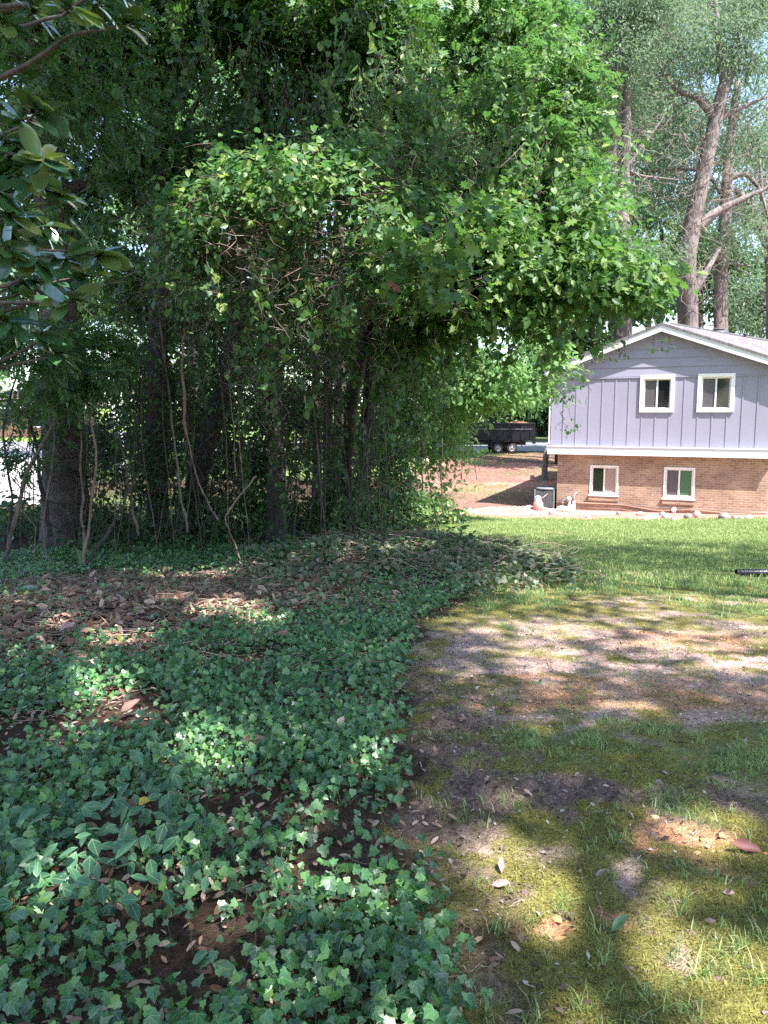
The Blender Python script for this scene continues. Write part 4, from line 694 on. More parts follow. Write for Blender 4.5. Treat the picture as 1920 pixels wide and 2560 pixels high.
tangle('trunk_vines', 'dead vine strings clinging to the tall trunks behind the house', [(1558, 400, 39.4, 26, 150, 70, 2.6, 2.5), (1735, 500, 42.2, 22, 150, 50, 2.6, 2.5), (1808, 450, 46.3, 18, 150, 50, 2.4, 2.5), (1700, 200, 42.5, 60, 60, 40, 1.6, 1.5), (1860, 400, 43, 60, 80, 60, 1.6, .5), (1640, 420, 41, 70, 60, 40, 1.6, .2)], barkmat('grey_vine_bark', (.10, .08, .07), (.30, .24, .21), 10, .2), .022)
tangle('thicket_stems', 'countless thin dark stems and dead vines standing in the thicket', [(400, 1000, 14, 120, 130, 160, 1.6, 1.8), (620, 1000, 13.6, 120, 140, 170, 1.6, 1.8), (850, 1000, 15, 110, 130, 170, 1.6, 1.8), (200, 1050, 13.5, 120, 130, 90, 1.5, 1.8), (60, 1100, 12.5, 60, 120, 50, 1.2, 1.5), (960, 1120, 18, 80, 90, 90, 1.5, 1.8), (300, 300, 13, 200, 160, 60, 1.4, 1.5), (700, 250, 12.5, 200, 160, 60, 1.4, 1.5)], B_DARK, .008)
# ---------------------------------------------------------------- individual vine stems hanging in the thicket
VG = 'woody vines hanging between the thicket trunks'
def vine(pts, r, label, mat=B_VINE):
    w_ = np.array(px_path(pts)); n = 34; t_ = np.linspace(0, 1, len(w_)); tt = np.linspace(0, 1, n); q = np.stack([np.interp(tt, t_, w_[:, i]) for i in range(3)], 1)
    for _ in range(2): q[1:-1] = .25 * q[:-2] + .5 * q[1:-1] + .25 * q[2:]
    a = rg.uniform(0, 6.3, 3); q = q + .6 * np.stack([np.sin(tt * 19 + a[0]), np.sin(tt * 15 + a[1]), 0 * tt], 1) * min(.03, r * .6) + rg.normal(size=(n, 3)) * .004; c = q[-1].copy()
    mb = MB(); mb.tube(q - c, np.linspace(r * .42, r * .75, n) * (1 + .12 * rg.normal(size=n)), 7); o = mb.build('hanging_vine', mat, smooth=True, loc=tuple(c)); tag(o, label, 'vine', VG)
vine([(80, 700, 12), (150, 1020, 12), (60, 1200, 12.2), (15, 1400, 12)], .05, 'thick twisted vine stem at the far left forking near the ground')
vine([(60, 860, 12.4), (5, 1080, 12.4), (30, 1240, 12.3), (18, 1390, 12)], .035, 'bent vine stem crossing behind the thick twisted vine at far left', B_DARK)
vine([(135, 900, 12), (138, 1100, 12), (108, 1300, 12), (112, 1380, 11.6), (150, 1430, 11)], .022, 'thin vine curving in front of the left edge of the massive trunk')
vine([(195, 890, 11), (235, 1080, 11), (240, 1180, 11), (218, 1340, 11), (206, 1410, 10.6)], .03, 'reddish vine snaking down just right of the massive trunk', B_RED)
vine([(200, 1040, 12.6), (205, 1240, 12.6), (210, 1390, 12)], .035, 'straight stem standing against the right side of the massive trunk')
vine([(300, 1090, 13), (325, 1230, 13), (345, 1340, 12.7)], .035, 'pale slanting stem between the massive trunk and the next one')
vine([(455, 920, 12), (464, 1080, 12), (500, 1220, 12), (545, 1300, 11.6)], .022, 'long vine slanting right in front of the leaning trunk', B_RED)
vine([(400, 800, 12.2), (430, 1050, 12.2), (452, 1240, 12.2), (470, 1330, 11.8)], .028, 'brown vine crossing the foot of the leaning trunk')
vine([(570, 880, 12), (590, 1180, 12), (592, 1190, 12)], .015, 'slender rust coloured vine right of the leaning trunk', B_RED)
vine([(460, 820, 11), (455, 900, 11), (465, 1090, 11)], .03, 'short stout orange brown vine catching light near mid thicket', B_RED)
vine([(620, 1450, 10.6), (560, 1290, 11.5), (640, 1190, 12)], .02, 'broken branch leaning on the litter in the middle', B_RED)
vine([(345, 1180, 11.5), (290, 1300, 11.4), (215, 1410, 11)], .035, 'dark diagonal branch crossing the base of the massive trunk', B_DARK)
vine([(70, 1010, 13), (110, 1240, 13), (125, 1340, 13)], .06, 'dark leaning stem silhouetted against the bright driveway', B_DARK)
vine([(30, 1240, 11), (90, 1320, 11), (85, 1400, 10.6)], .012, 'looping thin vine low at the far left')
vine([(1110, 1010, 19), (1102, 1180, 19), (1108, 1290, 18.6)], .03, 'crooked dark sapling stem nearest the clay bank', B_DARK)
vine([(1052, 1050, 20), (1055, 1180, 20), (1057, 1300, 19.6)], .035, 'straight sapling stem left of the crooked one', B_DARK)
vine([(730, 1240, 14), (728, 1190, 14), (700, 1120, 14.2)], .018, 'grey broken vine arching beside the middle trunk')
vine([(1155, 1060, 22), (1156, 1130, 22), (1154, 1200, 22)], .012, 'pale dead vine dangling left of the trailer'); vine([(1172, 1060, 21), (1184, 1140, 21), (1192, 1200, 21)], .012, 'second pale dead vine dangling left of the trailer')
vine([(720, 1190, 15), (760, 1205, 14.6), (830, 1198, 14.6), (950, 1190, 15)], .03, 'dead black branch lying level between the trunks', B_DARK)
vine([(1130, 400, 10.5), (1250, 420, 10.5), (1310, 360, 10.6)], .009, 'arching bare tendril looping out from the right face of the thicket')
for k in range(170):
    px = rg.uniform(60, 1000); Y = rg.uniform(12.5, 18); y0_ = rg.uniform(640, 900); y1_ = 1041 + (1.6 + .066 * Y) / Y * F - 8; dx = rg.normal() * 60
    vine([(px, y0_, Y), (px + dx * .3 + rg.normal() * 14, (y0_ + y1_) / 2, Y), (px + dx, y1_, Y)], rg.uniform(.004, .016), 'thin woody vine hanging in the dark thicket among the trunks', [B_VINE, B_DARK][k % 2])
# ================================================================= far trees
rg = np.random.default_rng(21)
FG = 'trees beyond the house and road'
def far_tree(label, px, Yd, wide, lean, limbs, blobs, mat, T, size, bark=B_GREY, per=60, sig=.55, group=FG, name='tall_tree', shell=.3):
    x = (px - 960) / F * Yd; b_ = np.array([x, Yd, float(hz(x, Yd)) - .3]); t = thing(name, label, 'tree', tuple(b_), group=group); mb = MB()
    pts = [b_] + [P(a, c, Yd + d) for a, c, d in lean]; trunk_mesh(mb, pts, wide, 14, .25, rg); tp = []
    for (lp, r0) in limbs:
        q = np.array([P(a, c, Yd + d) for a, c, d in lp]); n = 16; tt = np.linspace(0, 1, n); q = np.stack([np.interp(tt, np.linspace(0, 1, len(q)), q[:, i]) for i in range(3)], 1)
        for _ in range(2): q[1:-1] = .25 * q[:-2] + .5 * q[1:-1] + .25 * q[2:]
        mb.tube(q, np.linspace(r0, r0 * .3, n), 8); tp.append(q)
        for _ in range(10): s0 = q[rg.integers(5, n)]; mb.tube(wob(rg, s0, s0 + rg.normal(size=3) * np.array([1.2, .8, .7]) + np.array([0, 0, -.3]), 8, .1), np.linspace(.03, .008, 8), 4, False)
    for bl in blobs:
        c = np.array(bl[:3])
        for _ in range(5): mb.tube(wob(rg, c + rg.normal(size=3) * .4 - np.array([0, 0, bl[5] * .6]), c + rg.normal(size=3) * np.array(bl[3:6]) * .6, 8, .08), np.linspace(.05, .012, 8), 4, False)
    mb.v = [v - b_ for v in mb.v]; mb.build('trunk', bark, t, smooth=True); pos, out = clumpy(rg, blobs, sig, per, shell=shell); mb = MB(); leafmesh(mb, *leaves_from(rg, pos - b_, out, T, size, up=.5)); mb.build('crown', mat, t); return t
def B2(px, py, Y, rx, ry, n, d=1.6): return BL(px, py, Y, rx, ry, d, n)
far_tree('tallest tree behind the house with a pale forking trunk above the ridge', 1725, 43, [.62, .55, .50, .42, .36, .30], [(1722, 800, 0), (1716, 640, 0), (1755, 450, 0), (1790, 300, 0), (1812, 210, 0)],
  [([(1790, 300, 0), (1775, 280, 0), (1740, 240, 0), (1690, 230, .5), (1640, 150, 1)], .26), ([(1795, 300, 0), (1830, 280, 0), (1920, 240, 0)], .2), ([(1740, 570, 0), (1790, 530, 0), (1850, 500, 0), (1940, 460, 0)], .3), ([(1812, 210, 0), (1800, 120, 0), (1790, 30, 0), (1780, -60, 0)], .28), ([(1815, 210, 0), (1840, 160, 0), (1850, 60, 0)], .28), ([(1725, 740, 0), (1760, 690, 0), (1800, 620, 1)], .28)],
  [B2(1800, -20, 44, 200, 110, 90), B2(1880, 110, 43, 120, 110, 60), B2(1700, 90, 42, 120, 90, 50), B2(1880, 330, 44, 90, 80, 30), B2(1640, 200, 45, 110, 70, 40), B2(1860, 620, 46, 90, 80, 30), B2(1700, 330, 45, 120, 90, 26)], L_WILLOW, T_NARR, .24)
far_tree('second tall trunk leaning just right of the tallest tree', 1800, 47, [.42, .38, .34, .28, .2], [(1800, 700, 0), (1812, 540, 0), (1820, 380, 0), (1845, 200, 0)], [([(1815, 450, 0), (1860, 430, 0), (1900, 470, 0), (1925, 560, 0)], .2), ([(1812, 500, 0), (1770, 430, 0), (1700, 420, 0), (1600, 430, 0)], .14)],
  [B2(1850, 260, 48, 130, 100, 46), B2(1880, 500, 49, 110, 70, 34), B2(1640, 470, 48, 120, 70, 44)], L_WILLOW, T_NARR, .24)
far_tree('twin dark stemmed tree left of the house peak hung with vines', 1560, 40, [.45, .40, .34, .26, .16], [(1560, 620, 0), (1555, 520, 0), (1565, 350, 0), (1570, 120, 0)], [([(1550, 560, 0), (1535, 450, 0), (1535, 300, 0), (1540, 150, 0)], .2), ([(1568, 420, 0), (1620, 350, 0), (1680, 260, 0)], .1), ([(1560, 420, 0), (1600, 440, 0), (1700, 450, 0)], .1), ([(1568, 110, 0), (1620, 100, 0), (1680, 90, 0)], .1)],
  [B2(1540, 60, 39, 130, 110, 80), B2(1450, 40, 41, 120, 100, 60), B2(1620, 10, 39, 120, 70, 50), B2(1580, 260, 42, 100, 80, 26), B2(1560, 640, 39, 140, 60, 36), B2(1500, 330, 41, 100, 120, 40), B2(1530, 160, 38.5, 60, 60, 20)], L_WILLOW, T_NARR, .22)
far_tree('pale leaning limbed tree at the right edge behind the ridge', 1935, 50, [.4, .36, .3, .25], [(1930, 620, 0), (1880, 540, 0), (1840, 470, 0)], [([(1925, 600, 0), (1905, 500, 0), (1900, 400, 0)], .25)], [B2(1900, 420, 52, 80, 70, 12)], L_WILLOW, T_NARR, .24)
# background masses, each a tree: (px, py, Y, rx, ry, clumps, material, leaf)
BK = [(1290, 700, 46, 150, 130, 60, L_HEDGE, 'dark evergreen rising behind the trailer left of the house'), (1480, 640, 60, 160, 120, 60, L_WILLOW, 'pale feathery tree behind the twin dark stems'), (1650, 620, 58, 120, 150, 60, L_HEDGE, 'deep green tree between the twin stems and the tallest trunk'), (1830, 700, 60, 150, 110, 70, L_HEDGE, 'dark tree low behind the right slope of the roof'),
      (1900, 760, 54, 90, 90, 44, L_WILLOW, 'silvery green bush topping the ridge at the right edge'), (1750, 380, 66, 240, 220, 150, L_WILLOW, 'broad hazy tree far behind the tallest trunk'), (1500, 300, 66, 200, 240, 160, L_WILLOW, 'broad hazy tree far behind the twin dark stems'), (1620, 60, 68, 300, 150, 150, L_WILLOW, 'high thin crown far off at the top right'),
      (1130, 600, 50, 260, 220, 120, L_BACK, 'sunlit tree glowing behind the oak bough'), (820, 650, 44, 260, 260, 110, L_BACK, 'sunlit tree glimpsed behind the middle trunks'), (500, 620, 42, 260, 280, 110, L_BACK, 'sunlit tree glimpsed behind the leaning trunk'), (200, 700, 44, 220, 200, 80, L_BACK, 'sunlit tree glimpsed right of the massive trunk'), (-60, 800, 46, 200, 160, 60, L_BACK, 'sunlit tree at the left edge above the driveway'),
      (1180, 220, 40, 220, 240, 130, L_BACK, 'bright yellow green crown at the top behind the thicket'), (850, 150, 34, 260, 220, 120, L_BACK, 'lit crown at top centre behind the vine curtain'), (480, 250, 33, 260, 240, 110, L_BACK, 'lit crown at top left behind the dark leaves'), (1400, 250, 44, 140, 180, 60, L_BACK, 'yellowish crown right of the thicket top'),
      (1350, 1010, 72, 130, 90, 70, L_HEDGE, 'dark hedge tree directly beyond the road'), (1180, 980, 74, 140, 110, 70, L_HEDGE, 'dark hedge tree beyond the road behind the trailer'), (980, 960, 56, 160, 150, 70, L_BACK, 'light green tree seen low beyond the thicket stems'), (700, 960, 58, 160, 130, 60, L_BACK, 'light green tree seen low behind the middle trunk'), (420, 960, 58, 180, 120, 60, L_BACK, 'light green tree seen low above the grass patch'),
      (1545, 650, 39.2, 110, 80, 60, L_HEDGE, 'bushy undergrowth round the foot of the twin dark stems'), (1530, 730, 50, 150, 80, 80, L_HEDGE, 'dark bushy tree low behind the left slope of the roof'), (1420, 860, 62, 120, 90, 50, L_HEDGE, 'dark bushy tree behind the left eave of the house'),
      (1500, 980, 76, 160, 120, 50, L_HEDGE, 'dark hedge tree beyond the road behind the house')]
for (px, py, Yd, rx, ry, n, mt, lb) in BK:
    bx = {1290: 1450, 1130: 960, 1180: 900, 980: 880}.get(px, px); far_tree(lb, bx, Yd, [.26, .22, .18, .10], [((bx + px) / 2, py + ry * .4, 0), (px + 8, py, 0), (px, py - ry * .5, 0)], [], [B2(px, py, Yd, rx, ry, n * 1.3, 2.5), B2(px - rx * .4, py - ry * .4, Yd, rx * .6, ry * .6, n * .3, 2), B2(px + rx * .45, py + ry * .2, Yd, rx * .6, ry * .7, n * .3, 2)], mt, T_DIAM if mt is not L_WILLOW else T_NARR, .006 * Yd, per=60, sig=.7 if Yd > 50 else .5, name='leafy_tree', bark=B_DARK)
# crooked little trunk by the house corner
x_, y_ = G(1367, 1168); x_ = (1362 - 960) / F * 37; ct = MB(); b0 = np.array([x_, 37, float(hz(x_, 37)) - .2]); trunk_mesh(ct, [np.zeros(3), P(1362, 1165, 37) - b0, P(1366, 1130, 37) - b0, P(1378, 1110, 37.2) - b0, P(1400, 1060, 37.5) - b0], [.16, .13, .14, .12, .08], 10, .3, rg)
tt_ = thing('crooked_tree', 'short crooked trunk standing on the bank at the left house corner', 'tree', tuple(b0)); ct.build('trunk', B_GREY, tt_, smooth=True)
# ---------------------------------------------------------------- things glimpsed through the thicket at the left
fhx, fhz = P(60, 1030, 66)[0], 0
h2 = thing('far_house', 'low brown house with a pale gutter glimpsed through leaves at the left edge', 'house', (-37, 70, float(hz(-37, 70))), R(12))
b = MB(); b.box(-9, 9, 0, 8, 0, 2.7); b.build('wall', plain('brown_wall', (.14, .075, .05), .9, .2, 3), h2)
b = MB(); b.prism([(-.6, 2.7), (4, 4.4), (8.6, 2.7)], -9.6, 9.6); rf = b.build('roof', plain('brown_shingle', (.10, .08, .075), .95), h2); rf.rotation_euler = (0, 0, R(90)); rf.location = (0, 0, 0)
MB().box(-9.6, 9.6, -.75, -.62, 2.62, 2.78).build('gutter', M_wht, h2)
for q in (-5, 0, 5): f_ = MB().box(q - .7, q + .7, -.03, -.001, .9, 2.1).build('window', M_frame, h2); MB().box(q - .6, q + .6, -.04, -.031, 1.0, 2.0).build('pane', GD, f_)
px_, py_ = P(330, 1085, 50)[0], 50
cr = thing('parked_car', 'blue car half hidden behind the thicket beyond the driveway', 'car', (P(345, 1085, 49)[0], 49, float(np.interp(49, PY, PZ)) + .03), R(4))
M_car = plain('blue_car_paint', (.12, .17, .42), .25, .03)
def car_shell(sec, y0, y1, ins=0): b = MB(); b.prism(sec, y0, y1); return b
car_shell([(-2.2, .32), (2.2, .32), (2.25, .62), (2.1, .86), (1.2, .98), (-1.7, 1.02), (-2.15, .9), (-2.25, .6)], -.88, .88).build('body', M_car, cr, bevel=.06)
cab = car_shell([(-1.65, 1.0), (1.05, .97), (.45, 1.42), (-1.1, 1.46)], -.74, .74).build('cabin', M_car, cr, bevel=.05)
b = MB(); b.prism([(-1.4, 1.04), (-.35, 1.04), (-.35, 1.38), (-1.0, 1.38)], -.765, -.7405); b.prism([(-.27, 1.04), (.85, 1.02), (.42, 1.37), (-.27, 1.38)], -.765, -.7405); b.build('side_window', GD, cab)
for wx in (-1.35, 1.4):
    for s_ in (-1, 1):
        q = MB().lathe([(.18, .09 * s_), (.30, .1 * s_), (.33, .05 * s_), (.33, -.09 * s_), (.18, -.1 * s_)], (wx, .82 * s_, .33), 'y', 20).build('wheel', M_tyre, cr, smooth=True); MB().lathe([(.2, .08 * s_), (.12, .11 * s_), (.001, .1 * s_)], (wx, .82 * s_, .33), 'y', 20).build('rim', M_rim, q)
for s_ in (-1, 1): MB().box(2.16, 2.24, min(.5 * s_, .8 * s_), max(.5 * s_, .8 * s_), .62, .76).build('headlight', M_wht, cr)
# leaning pale utility pole
pb = P(305, 1140, 36); pt = P(262, 860, 36); gz = float(hz(pb[0], 36)); b = MB(); b.tube([pb * [1, 1, 0] + [0, 0, gz - .3] - pb, np.zeros(3), pt - pb], [.2, .19, .15], 14)
pole = b.build('utility_pole', barkmat('bleached_wood', (.55, .52, .50), (.74, .71, .70), 6, .2), smooth=True, loc=tuple(pb)); tag(pole, 'pale leaning utility pole seen through the gap right of the massive trunk', 'utility pole')
# ================================================================= ground cover
rg = np.random.default_rng(8)
def gpts(n, x0, x1, y0, y1, dens, pw=1.0):
    """random ground points, thinned by dens(x, y); pw > 1 crowds them towards the viewer"""
    u = rg.random(n); y = y0 + (y1 - y0) * u ** pw; x = rg.uniform(0, 1, n) * (x1 - x0) + x0; inview = (np.abs(x) < .56 * y + .6); x, y = x[inview], y[inview]; k = rg.random(len(x)) < dens(x, y); x, y = x[k], y[k]; return np.stack([x, y, surf(x, y)], 1)
def litter_zone(x, y): return np.clip(1.3 * gauss(x, y, -3.5, 8.5, 2.4, 2.3) + 1.1 * gauss(x, y, -1.6, 9.8, 1.9, 1.6) + gauss(x, y, -4.2, 6.6, 1.2, .9), 0, 1)
def brush_zone(x, y): return np.clip(1.2 * gauss(x, y, .6, 11.6, 1.8, 1.5), 0, 1)
def ivy_d(x, y):
    e = ivy_edge(y) + .35 * (fbm(x, y, 2.2, 3, 23) - .5); l = sstep(.05, -.12, x - e); pat = fbm(x, y, 1.8, 3, 55)
    return l * np.clip(.2 + 3.4 * (pat - .33), .05, 1) * (1 - .93 * litter_zone(x, y)) * (1 - .6 * brush_zone(x, y)) * sstep(15.5, 13, y)
pos = gpts(175000, -6.5, 2.2, 1.3, 15, ivy_d, 1.35); n = len(pos); hgt = rg.random(n) ** 1.3 * .15 + .01; pos[:, 2] += hgt
az = vnoise(pos[:, 0] * 2, pos[:, 1] * 2, 6) * 6.28
mb = MB(True); nrm = unit(rg.normal(size=(n, 3)) * .55 + np.array([-.0, -.42, .9])); tip = unit(rg.normal(size=(n, 3)) * .6 + np.stack([.5 + .3 * np.cos(az), -.8 + 0 * az, -.25 + 0 * az], 1))
leafmesh(mb, T_IVY, pos, nrm, tip, (.022 + .030 * rg.random(n) ** 1.1) * (1 + .12 * (pos[:, 1] > 5)))
ivy = mb.build('ground_ivy', L_IVY); tag(ivy, 'dense carpet of lobed ivy leaves covering the ground on the left', None, kind='stuff')
# petioles and runners
mb = MB(); near = pos[pos[:, 1] < 4.5]; sel = near[rg.random(len(near)) < .22]
for p_ in sel[:3800]: mb.tube([p_ - np.array([rg.normal() * .015, rg.normal() * .015, min(.11, p_[2] - float(hz(p_[0], p_[1])) + .01)]), p_], [.0013, .001], 3, False)
mb.build('ivy_stems', plain('ivy_stem_green', (.13, .15, .05), .6)); bpy.data.objects['ivy_stems']['kind'] = 'stuff'; bpy.data.objects['ivy_stems']['label'] = 'thin upright stalks under the nearest ivy leaves'
# broad seedlings among the ivy in the near left corner
bp_ = gpts(1500, -1.6, -.1, 1.5, 3.6, lambda x, y: .55 * sstep(-.35, -.8, x + .25 * (y - 2)) * sstep(.45, .62, fbm(x, y, 2, 2, 13)), 1.0); n = len(bp_); bp_[:, 2] += .08 + .14 * rg.random(n)
mb = MB(True); leafmesh(mb, T_OVAL, bp_, unit(rg.normal(size=(n, 3)) * .35 + np.array([0, -.35, .9])), unit(rg.normal(size=(n, 3)) + np.array([.4, -.6, -.1])), .055 + .04 * rg.random(n)); o = mb.build('creeper_seedlings', leafmat('creeper_leaf', gs((.03, .09, .05), (.045, .13, .065), (.06, .16, .08)), .45, .2, veins=True), smooth=True); tag(o, 'broader oval leaved creepers rising above the ivy in the near left corner', None, kind='stuff')
# small plants in the yard edge and understorey floor
sp_ = gpts(30000, -14, 1.5, 11, 26, lambda x, y: (1 - sstep(-.6, .4, x - ivy_edge(y))) * .8 * sstep(.42, .6, fbm(x, y, .9, 3, 14)), .9); n = len(sp_); sp_[:, 2] += .05 + .35 * rg.random(n) ** 2
mb = MB(); leafmesh(mb, *leaves_from(rg, sp_, unit(rg.normal(size=(n, 3))), T_OVAL, .10)); o = mb.build('woodland_undergrowth', L_DARK); tag(o, 'low leafy undergrowth on the shaded floor of the thicket', None, kind='stuff')
# dead leaf litter
TV_ = T_BIG[0].copy(); TV_[:, 2] = .75 * np.abs(TV_[:, 0]) ** 1.3 * 1.4 + .30 * (TV_[:, 1] - .45) ** 2 + .05 * np.sin(TV_[:, 1] * 9 + TV_[:, 0] * 8); TV_[:, 0] *= .8; T_CURL = (TV_, T_BIG[1])
L_LIT = leafmat('dead_leaf', gs((.13, .07, .045), (.25, .15, .10), (.38, .25, .18), (.52, .38, .30)), .8, .05, (.4, .2, .08), .2)
lp = gpts(85000, -7, 2.4, 1.3, 16, lambda x, y: sstep(.15, -.1, x - ivy_edge(y) - .3 * (fbm(x, y, 3, 2, 4) - .4)) * np.clip(.3 + litter_zone(x, y), 0, 1), 1.2); n = len(lp); lp[:, 2] += .006 + .03 * rg.random(n)
mb = MB(); leafmesh(mb, T_LONG, lp, unit(rg.normal(size=(n, 3)) * .45 + [0, 0, 1]), rg.normal(size=(n, 3)), (.022 + .035 * rg.random(n)) * (1 + 1.8 * litter_zone(lp[:, 0], lp[:, 1]) * rg.random(n))); big = gpts(9000, -7, 1.5, 5, 13, lambda x, y: litter_zone(x, y) ** 1.5 * (x < ivy_edge(y)), 1.0)[:1500]; n = len(big); big[:, 2] += .02 + .05 * rg.random(n); leafmesh(mb, T_CURL, big, unit(rg.normal(size=(n, 3)) * .5 + [0, -.2, 1]), rg.normal(size=(n, 3)) * [1, 1, .3], .06 + .10 * rg.random(n) ** 1.5)
o = mb.build('leaf_litter', L_LIT); tag(o, 'brown dead leaves carpeting the ground between the ivy', None, kind='stuff')
# bits of litter, chips and grit scattered on the yard
cp = gpts(40000, -.2, 7, 1.3, 11, lambda x, y: (1 - sstep(.2, -.1, x - ivy_edge(y))) * np.clip(.12 + 1.6 * gauss(x, y, .42, 4.9, .35, 1.8) + .7 * gauss(x, y, 1.2, 3.4, .7, .5) + .8 * gauss(x, y, .45, 2.4, .22, .8) + .2 * gauss(x, y, 3, 6, 2, 1.4), 0, 1), 1.1); n = len(cp); cp[:, 2] += .004 + .006 * rg.random(n)
mb = MB(); leafmesh(mb, T_DIAM, cp, unit(rg.normal(size=(n, 3)) * .5 + [0, 0, 1]), rg.normal(size=(n, 3)), .012 + .03 * rg.random(n) ** 3); o = mb.build('bark_chips', leafmat('chip', gs((.05, .035, .028), (.10, .065, .05), (.2, .14, .11), (.42, .38, .36)), .85, 0, spec=.2)); tag(o, 'dark bark chips and crumbs scattered over the bare yard', None, kind='stuff')
# sticks: brush heap and litter
def sticks(n, zone, x0, x1, y0, y1, lr, rr, name, label, mat, lift=.02, el=.25):
    c = gpts(n, x0, x1, y0, y1, zone); mb = MB()
    for p_ in c:
        a = rg.uniform(0, 6.28); l = rg.uniform(*lr); d = np.array([math.cos(a) * l, math.sin(a) * l * .8, rg.normal() * el * l]); h_ = lift * rg.random()
        q = wob(rg, p_ - d / 2, p_ + d / 2, 7, .06); q[:, 2] = np.maximum(q[:, 2] + h_, hz(q[:, 0], q[:, 1]) + .006); mb.tube(q, np.linspace(1, .5, 7) * rg.uniform(*rr), 4, False)
    o = mb.build(name, mat, smooth=True); tag(o, label, None, kind='stuff'); return o
M_STK = leafmat('dry_twig', gs((.10, .07, .055), (.22, .16, .125), (.42, .31, .25)), .85, 0, spec=.2)
sticks(2000, brush_zone, -2.5, 3.2, 9.3, 14, (.2, .9), (.002, .0055), 'brush_heap', 'heap of cut vines and dead twigs at the thicket edge', M_STK, .3, .22)
sticks(4200, lambda x, y: np.clip(litter_zone(x, y) + .06, 0, 1) * (x < ivy_edge(y)), -6.5, 1.5, 4.5, 13, (.15, .9), (.002, .006), 'fallen_twigs', 'dry twigs and vine stems strewn over the dead leaves', M_STK, .1, .08)
sticks(500, lambda x, y: .5 + 0 * x, -.9, 3.2, 1.6, 8.5, (.04, .25), (.001, .0022), 'small_twigs', 'short thin twigs scattered on the bare ground', M_STK, .01, .03)
bq = gpts(60000, -2.4, 2.8, 8.8, 14.5, lambda x, y: brush_zone(x, y) * .8 * sstep(.35, .6, fbm(x, y, 2, 2, 88))); n = len(bq); bq[:, 2] += .02 + .2 * rg.random(n)
mb = MB(); leafmesh(mb, *leaves_from(rg, bq, unit(rg.normal(size=(n, 3))), T_IVY, .07)); o = mb.build('wilting_ivy', leafmat('wilting_leaf', gs((.05, .10, .05), (.10, .15, .08), (.18, .19, .13), (.22, .17, .12)), .5, .2)); tag(o, 'cut and wilting ivy leaves tangled in the brush heap', None, kind='stuff')
# crumbs and clods of earth
def clods(n, x0, x1, y0, y1, dens, smin, smax, name, label, mat):
    c = gpts(n, x0, x1, y0, y1, dens, 1.15); n = len(c); ico = np.array([(0, 0, 1), (.89, 0, .45), (.28, .85, .45), (-.72, .53, .45), (-.72, -.53, .45), (.28, -.85, .45), (.72, .53, -.45), (-.28, .85, -.45), (-.89, 0, -.45), (-.28, -.85, -.45), (.72, -.53, -.45), (0, 0, -1)])
    fc = np.array([(0, 1, 2), (0, 2, 3), (0, 3, 4), (0, 4, 5), (0, 5, 1), (1, 6, 2), (2, 7, 3), (3, 8, 4), (4, 9, 5), (5, 10, 1), (2, 6, 7), (3, 7, 8), (4, 8, 9), (5, 9, 10), (1, 10, 6), (6, 11, 7), (7, 11, 8), (8, 11, 9), (9, 11, 10), (10, 11, 6)])
    s_ = (smin + (smax - smin) * rg.random(n) ** 2.6)[:, None, None]; V = c[:, None] + ico[None] * s_ * rg.uniform(.35, 1.35, (n, 12, 1)) * np.array([1.25, 1, .55]); mb = MB(); mb.add(V.reshape(-1, 3), (fc[None] + (np.arange(n) * 12)[:, None, None]).reshape(-1, 3)); o = mb.build(name, mat); tag(o, label, None, kind='stuff')
def zw(k, p=1.0): return lambda x, y: (lambda W_: np.clip(W_[k] / (sum(W_.values()) + 1e-3), 0, 1) ** p)(zones(x, y))
clods(30000, -.3, 5.5, 1.4, 9.5, lambda x, y: np.clip(zw('soil')(x, y) * .9 + .05, 0, 1), .002, .017, 'soil_crumbs', 'dark crumbs and clods of soil on the bare yard', leafmat('crumb', gs((.07, .048, .04), (.14, .10, .08), (.24, .18, .145)), .95, 0, spec=.1))
clods(22000, -.3, 6, 1.4, 9.5, lambda x, y: np.clip(zw('clay')(x, y), 0, 1), .002, .02, 'clay_crumbs', 'orange clay crumbs in the scraped patches of the yard', leafmat('clay_crumb', gs((.34, .15, .07), (.46, .24, .12), (.55, .36, .24)), .95, 0, spec=.1))
clods(15000, -.3, 6, 1.4, 11, lambda x, y: np.clip(zw('sand')(x, y) * .8 + .02, 0, 1), .002, .013, 'pale_grit', 'pale grit and pebbles on the sandy part of the yard', leafmat('grit', gs((.16, .12, .11), (.42, .36, .33), (.62, .57, .55)), .9, 0, spec=.2))
clods(2600, 2.4, 8, 25.0, 29, lambda x, y: zw('redclay')(x, y) * (y < 27.9 - .35 * (x - 3)), .02, .08, 'clay_lumps', 'pinkish clay lumps of the spoil heap beside the house corner', leafmat('clay_lump', gs((.42, .21, .15), (.56, .33, .25), (.66, .48, .40)), .95, 0, spec=.1))
